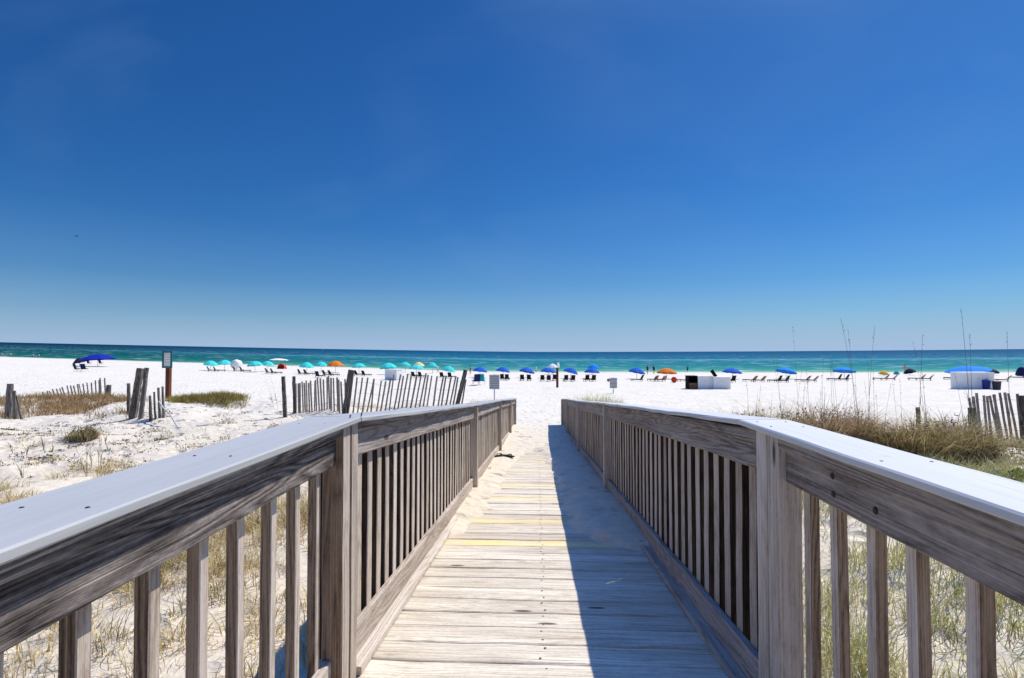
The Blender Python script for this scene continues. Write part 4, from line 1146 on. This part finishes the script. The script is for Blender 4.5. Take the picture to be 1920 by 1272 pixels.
# olive mound right of the notice board
cover('dune_grass', 1300, (-15.2, -9.2), (18.6, 22.0), lambda x, y: band(-.72, -.555, .05, x/y)*band(18.6, 22, .8, y)*max(0, nz(x, y, 102, .7)*2.2-.3), tuft_mk(.22, .50, 10, .014, .15), 'olive')
# thin straw tufts and seedlings on the near left slope
cover('dune_grass', 820, (-8, -1.5), (1.8, 10), lambda x, y: (nz(x, y, 103, .9)**2)*(1.1 if y < 9 else .5), tuft_mk(.12, .42, 55, .0075, .16, 1.0, .5), 'straw')
cover('dune_grass', 150, (-7, -1.5), (2.6, 9), lambda x, y: nz(x, y, 104, 1.3)**2, tuft_mk(.2, .5, 45, .007, .14, .9, .4), 'dune')
cover('dune_grass', 210, (-14, -3), (9, 18), lambda x, y: nz(x, y, 105, .7)**3*2, tuft_mk(.06, .24, 10, .009, .10, 1.0, .5), 'dune')
# near right: taller green and straw grass
cover('dune_grass', 820, (1.5, 8), (1.8, 9.6), lambda x, y: (nz(x, y, 106, .8)**1.5)*(1.0 if x > 1.8 else .5), tuft_mk(.2, .60, 45, .0075, .17, .8, .4), 'mixed')
cover('dune_grass', 420, (1.6, 8), (2.2, 9.5), lambda x, y: nz(x, y, 107, 1.1)**2, tuft_mk(.08, .3, 22, .009, .14, .9, .35), 'green')
# undergrowth of the right-hand dune band
cover('dune_grass', 520, (4.4, 13.5), (9.3, 13.2), lambda x, y: band(.40, 1.1, .05, x/y)*band(9.3, 12.8, .6, y)*(.25+nz(x, y, 108, 1.1)), tuft_mk(.16, .55, 11, .011, .15, .8, .4), 'dune')
cover('dune_grass', 150, (5.4, 13), (7.6, 11.2), lambda x, y: band(.60, 1.25, .1, x/y)*nz(x, y, 109, .9)**1.5, tuft_mk(.06, .24, 14, .010, .15, 1.1, .5), 'mixed')
def scrub_mk(mb, x, y):
    h_ = rnd.uniform(.10, .26); r_ = rnd.uniform(.10, .26); clump(mb, x, y, 26, h_*1.3, r_, .008, 1.2, .6, 1.0); leaf_bits(mb, x, y, 40, h_, r_, .028)
cover('dune_scrub', 64, (5.2, 12.5), (7.6, 11.4), lambda x, y: band(.62, 1.3, .1, x/y)*nz(x, y, 119, .9), scrub_mk, 'dune')
cover('dune_scrub', 48, (-14, -5.5), (8.5, 15.5), lambda x, y: max(0, nz(x, y, 118, .5)*1.8-.5)*(1.4 if x/y < -.85 else .5), scrub_mk, 'dune')
def debris_mk(mb, x, y): leaf_bits(mb, x, y, rnd.randint(5, 16), .05, rnd.uniform(.05, .22), .030)
cover('dune_debris', 330, (-15, -3.5), (8, 18), lambda x, y: nz(x, y, 110, .6)**3*2.2, debris_mk, 'debris')
cover('dune_debris', 560, (4.6, 13), (7.5, 12), lambda x, y: band(.62, 1.25, .1, x/y)*nz(x, y, 111, .8), debris_mk, 'debris')
# sparse tufts along the foot of the left fence
cover('dune_grass', 60, (-8.5, -2.4), (16.2, 19.5), lambda x, y: max(0.02, 1-abs(y-(17.2+abs(x+6.5)*.35)-.2)*2), tuft_mk(.12, .42, 8, .010, .10), 'straw')

# ------------------------------------------------------------------ sea oats
SG = 'tall dry sea oat stalks in the right-hand dunes'
def sea_oat(pxb, pyb, pxt, pyt, y, w, label, group, head=1.0):
    b = at_y(pxb, pyb, y); b.z = gz(b.x, y)-.05; tp = at_y(pxt, pyt, y)
    t = empty('sea_oat', (b.x, b.y, b.z), 0, label, 'sea oat', group)
    n = 7; pts = []
    for i in range(n+1):
        k = i/n; q = b.lerp(tp, k); q.x += (tp.x-b.x)*(k*k-k)*.35
        pts.append(q-b)
    m = MB(); m.tube(pts, [w*.72*(1-.6*i/n) for i in range(n+1)], 5); m.build('stem', M['stalk'], t)
    m = MB(); d = (pts[-1]-pts[-2]).normalized()
    for i in range(int(14*head)):
        k = rnd.random(); c = pts[-1]-d*(k*.36)
        m.tri_leaf(c+Vector((rnd.gauss(0, .009), rnd.gauss(0, .009), 0)), (rnd.gauss(0, 1), rnd.gauss(0, 1), .3), .016*rnd.uniform(.6, 1.2))
    m.build('seed_cluster', M['stalk'], t)
    m = MB()
    for i in range(5):
        k = rnd.uniform(.03, .4); c = pts[0].lerp(pts[-1], k); m.blade(c, rnd.uniform(0, 6.28), .35, .22, .010, 3, .5)
    m.build('leaf_cluster', M['dune'], t)
for q in [
 (1822, 790, 1802, 578, 11.2, .0085, 'tallest sea oat stalk, left of the dark fence post', 1.0),
 (1824, 775, 1818, 626, 12.0, .0095, 'thick dark stalk rising from the dark fence post', .6),
 (1894, 780, 1888, 622, 11.8, .0075, 'stalk above the right-hand slat fence near the picture edge', 1.0),
 (1722, 790, 1730, 626, 11.6, .0080, 'straight dark stalk standing behind the grey post stub', .5),
 (1616, 770, 1576, 596, 11.2, .0070, 'leaning stalk crossing the bright blue umbrella, left of two', 1.0),
 (1606, 765, 1590, 618, 11.6, .0060, 'leaning stalk crossing the bright blue umbrella, right of two', 1.0),
 (1624, 780, 1640, 612, 11.2, .0065, 'stalk leaning right beside the crossed blue umbrella', .8),
 (1640, 775, 1637, 690, 11.4, .0060, 'short stalk leaning right of the tallest reddish shrub', .6),
 (1500, 765, 1486, 610, 11.6, .0042, 'faint tall stalk left of the tallest reddish shrub', .7),
 (1740, 790, 1712, 640, 11.0, .0045, 'thin stalk leaning left of the straight dark stalk', .7),
 (1812, 790, 1790, 700, 11.4, .0050, 'bent stalk in front of the big white box', .6)]:
    sea_oat(*q[:6], q[6], SG, q[7])
r5 = random.Random(55)
for i in range(26):
    px = r5.uniform(1385, 1760); y = r5.uniform(10.9, 12.2)
    sea_oat(px, 770, px+r5.gauss(-4, 12), r5.uniform(655, 735), y, r5.uniform(.0032, .0055), 'slender dry stalk standing in the dune grass band right of the railing', 'slender stalks in the right-hand dune grass', .5)
for i, (pb, pt, ty, yb) in enumerate(((522, 505, 702, 18.5), (514, 497, 712, 18.6))):
    sea_oat(pb, 755, pt, ty, yb, .005, ['thin leaning stalk left of the fence corner posts, taller one', 'thin leaning stalk left of the fence corner posts, shorter one'][i], None, .3)
for i in range(12):
    px = r5.uniform(20, 230); y = r5.uniform(8.4, 10.5)
    sea_oat(px, 900, px+r5.gauss(-6, 8), r5.uniform(785, 860), y, r5.uniform(.004, .007), 'thin dead stalk on the near left sand slope', 'thin dead stalks on the near left slope', .3)
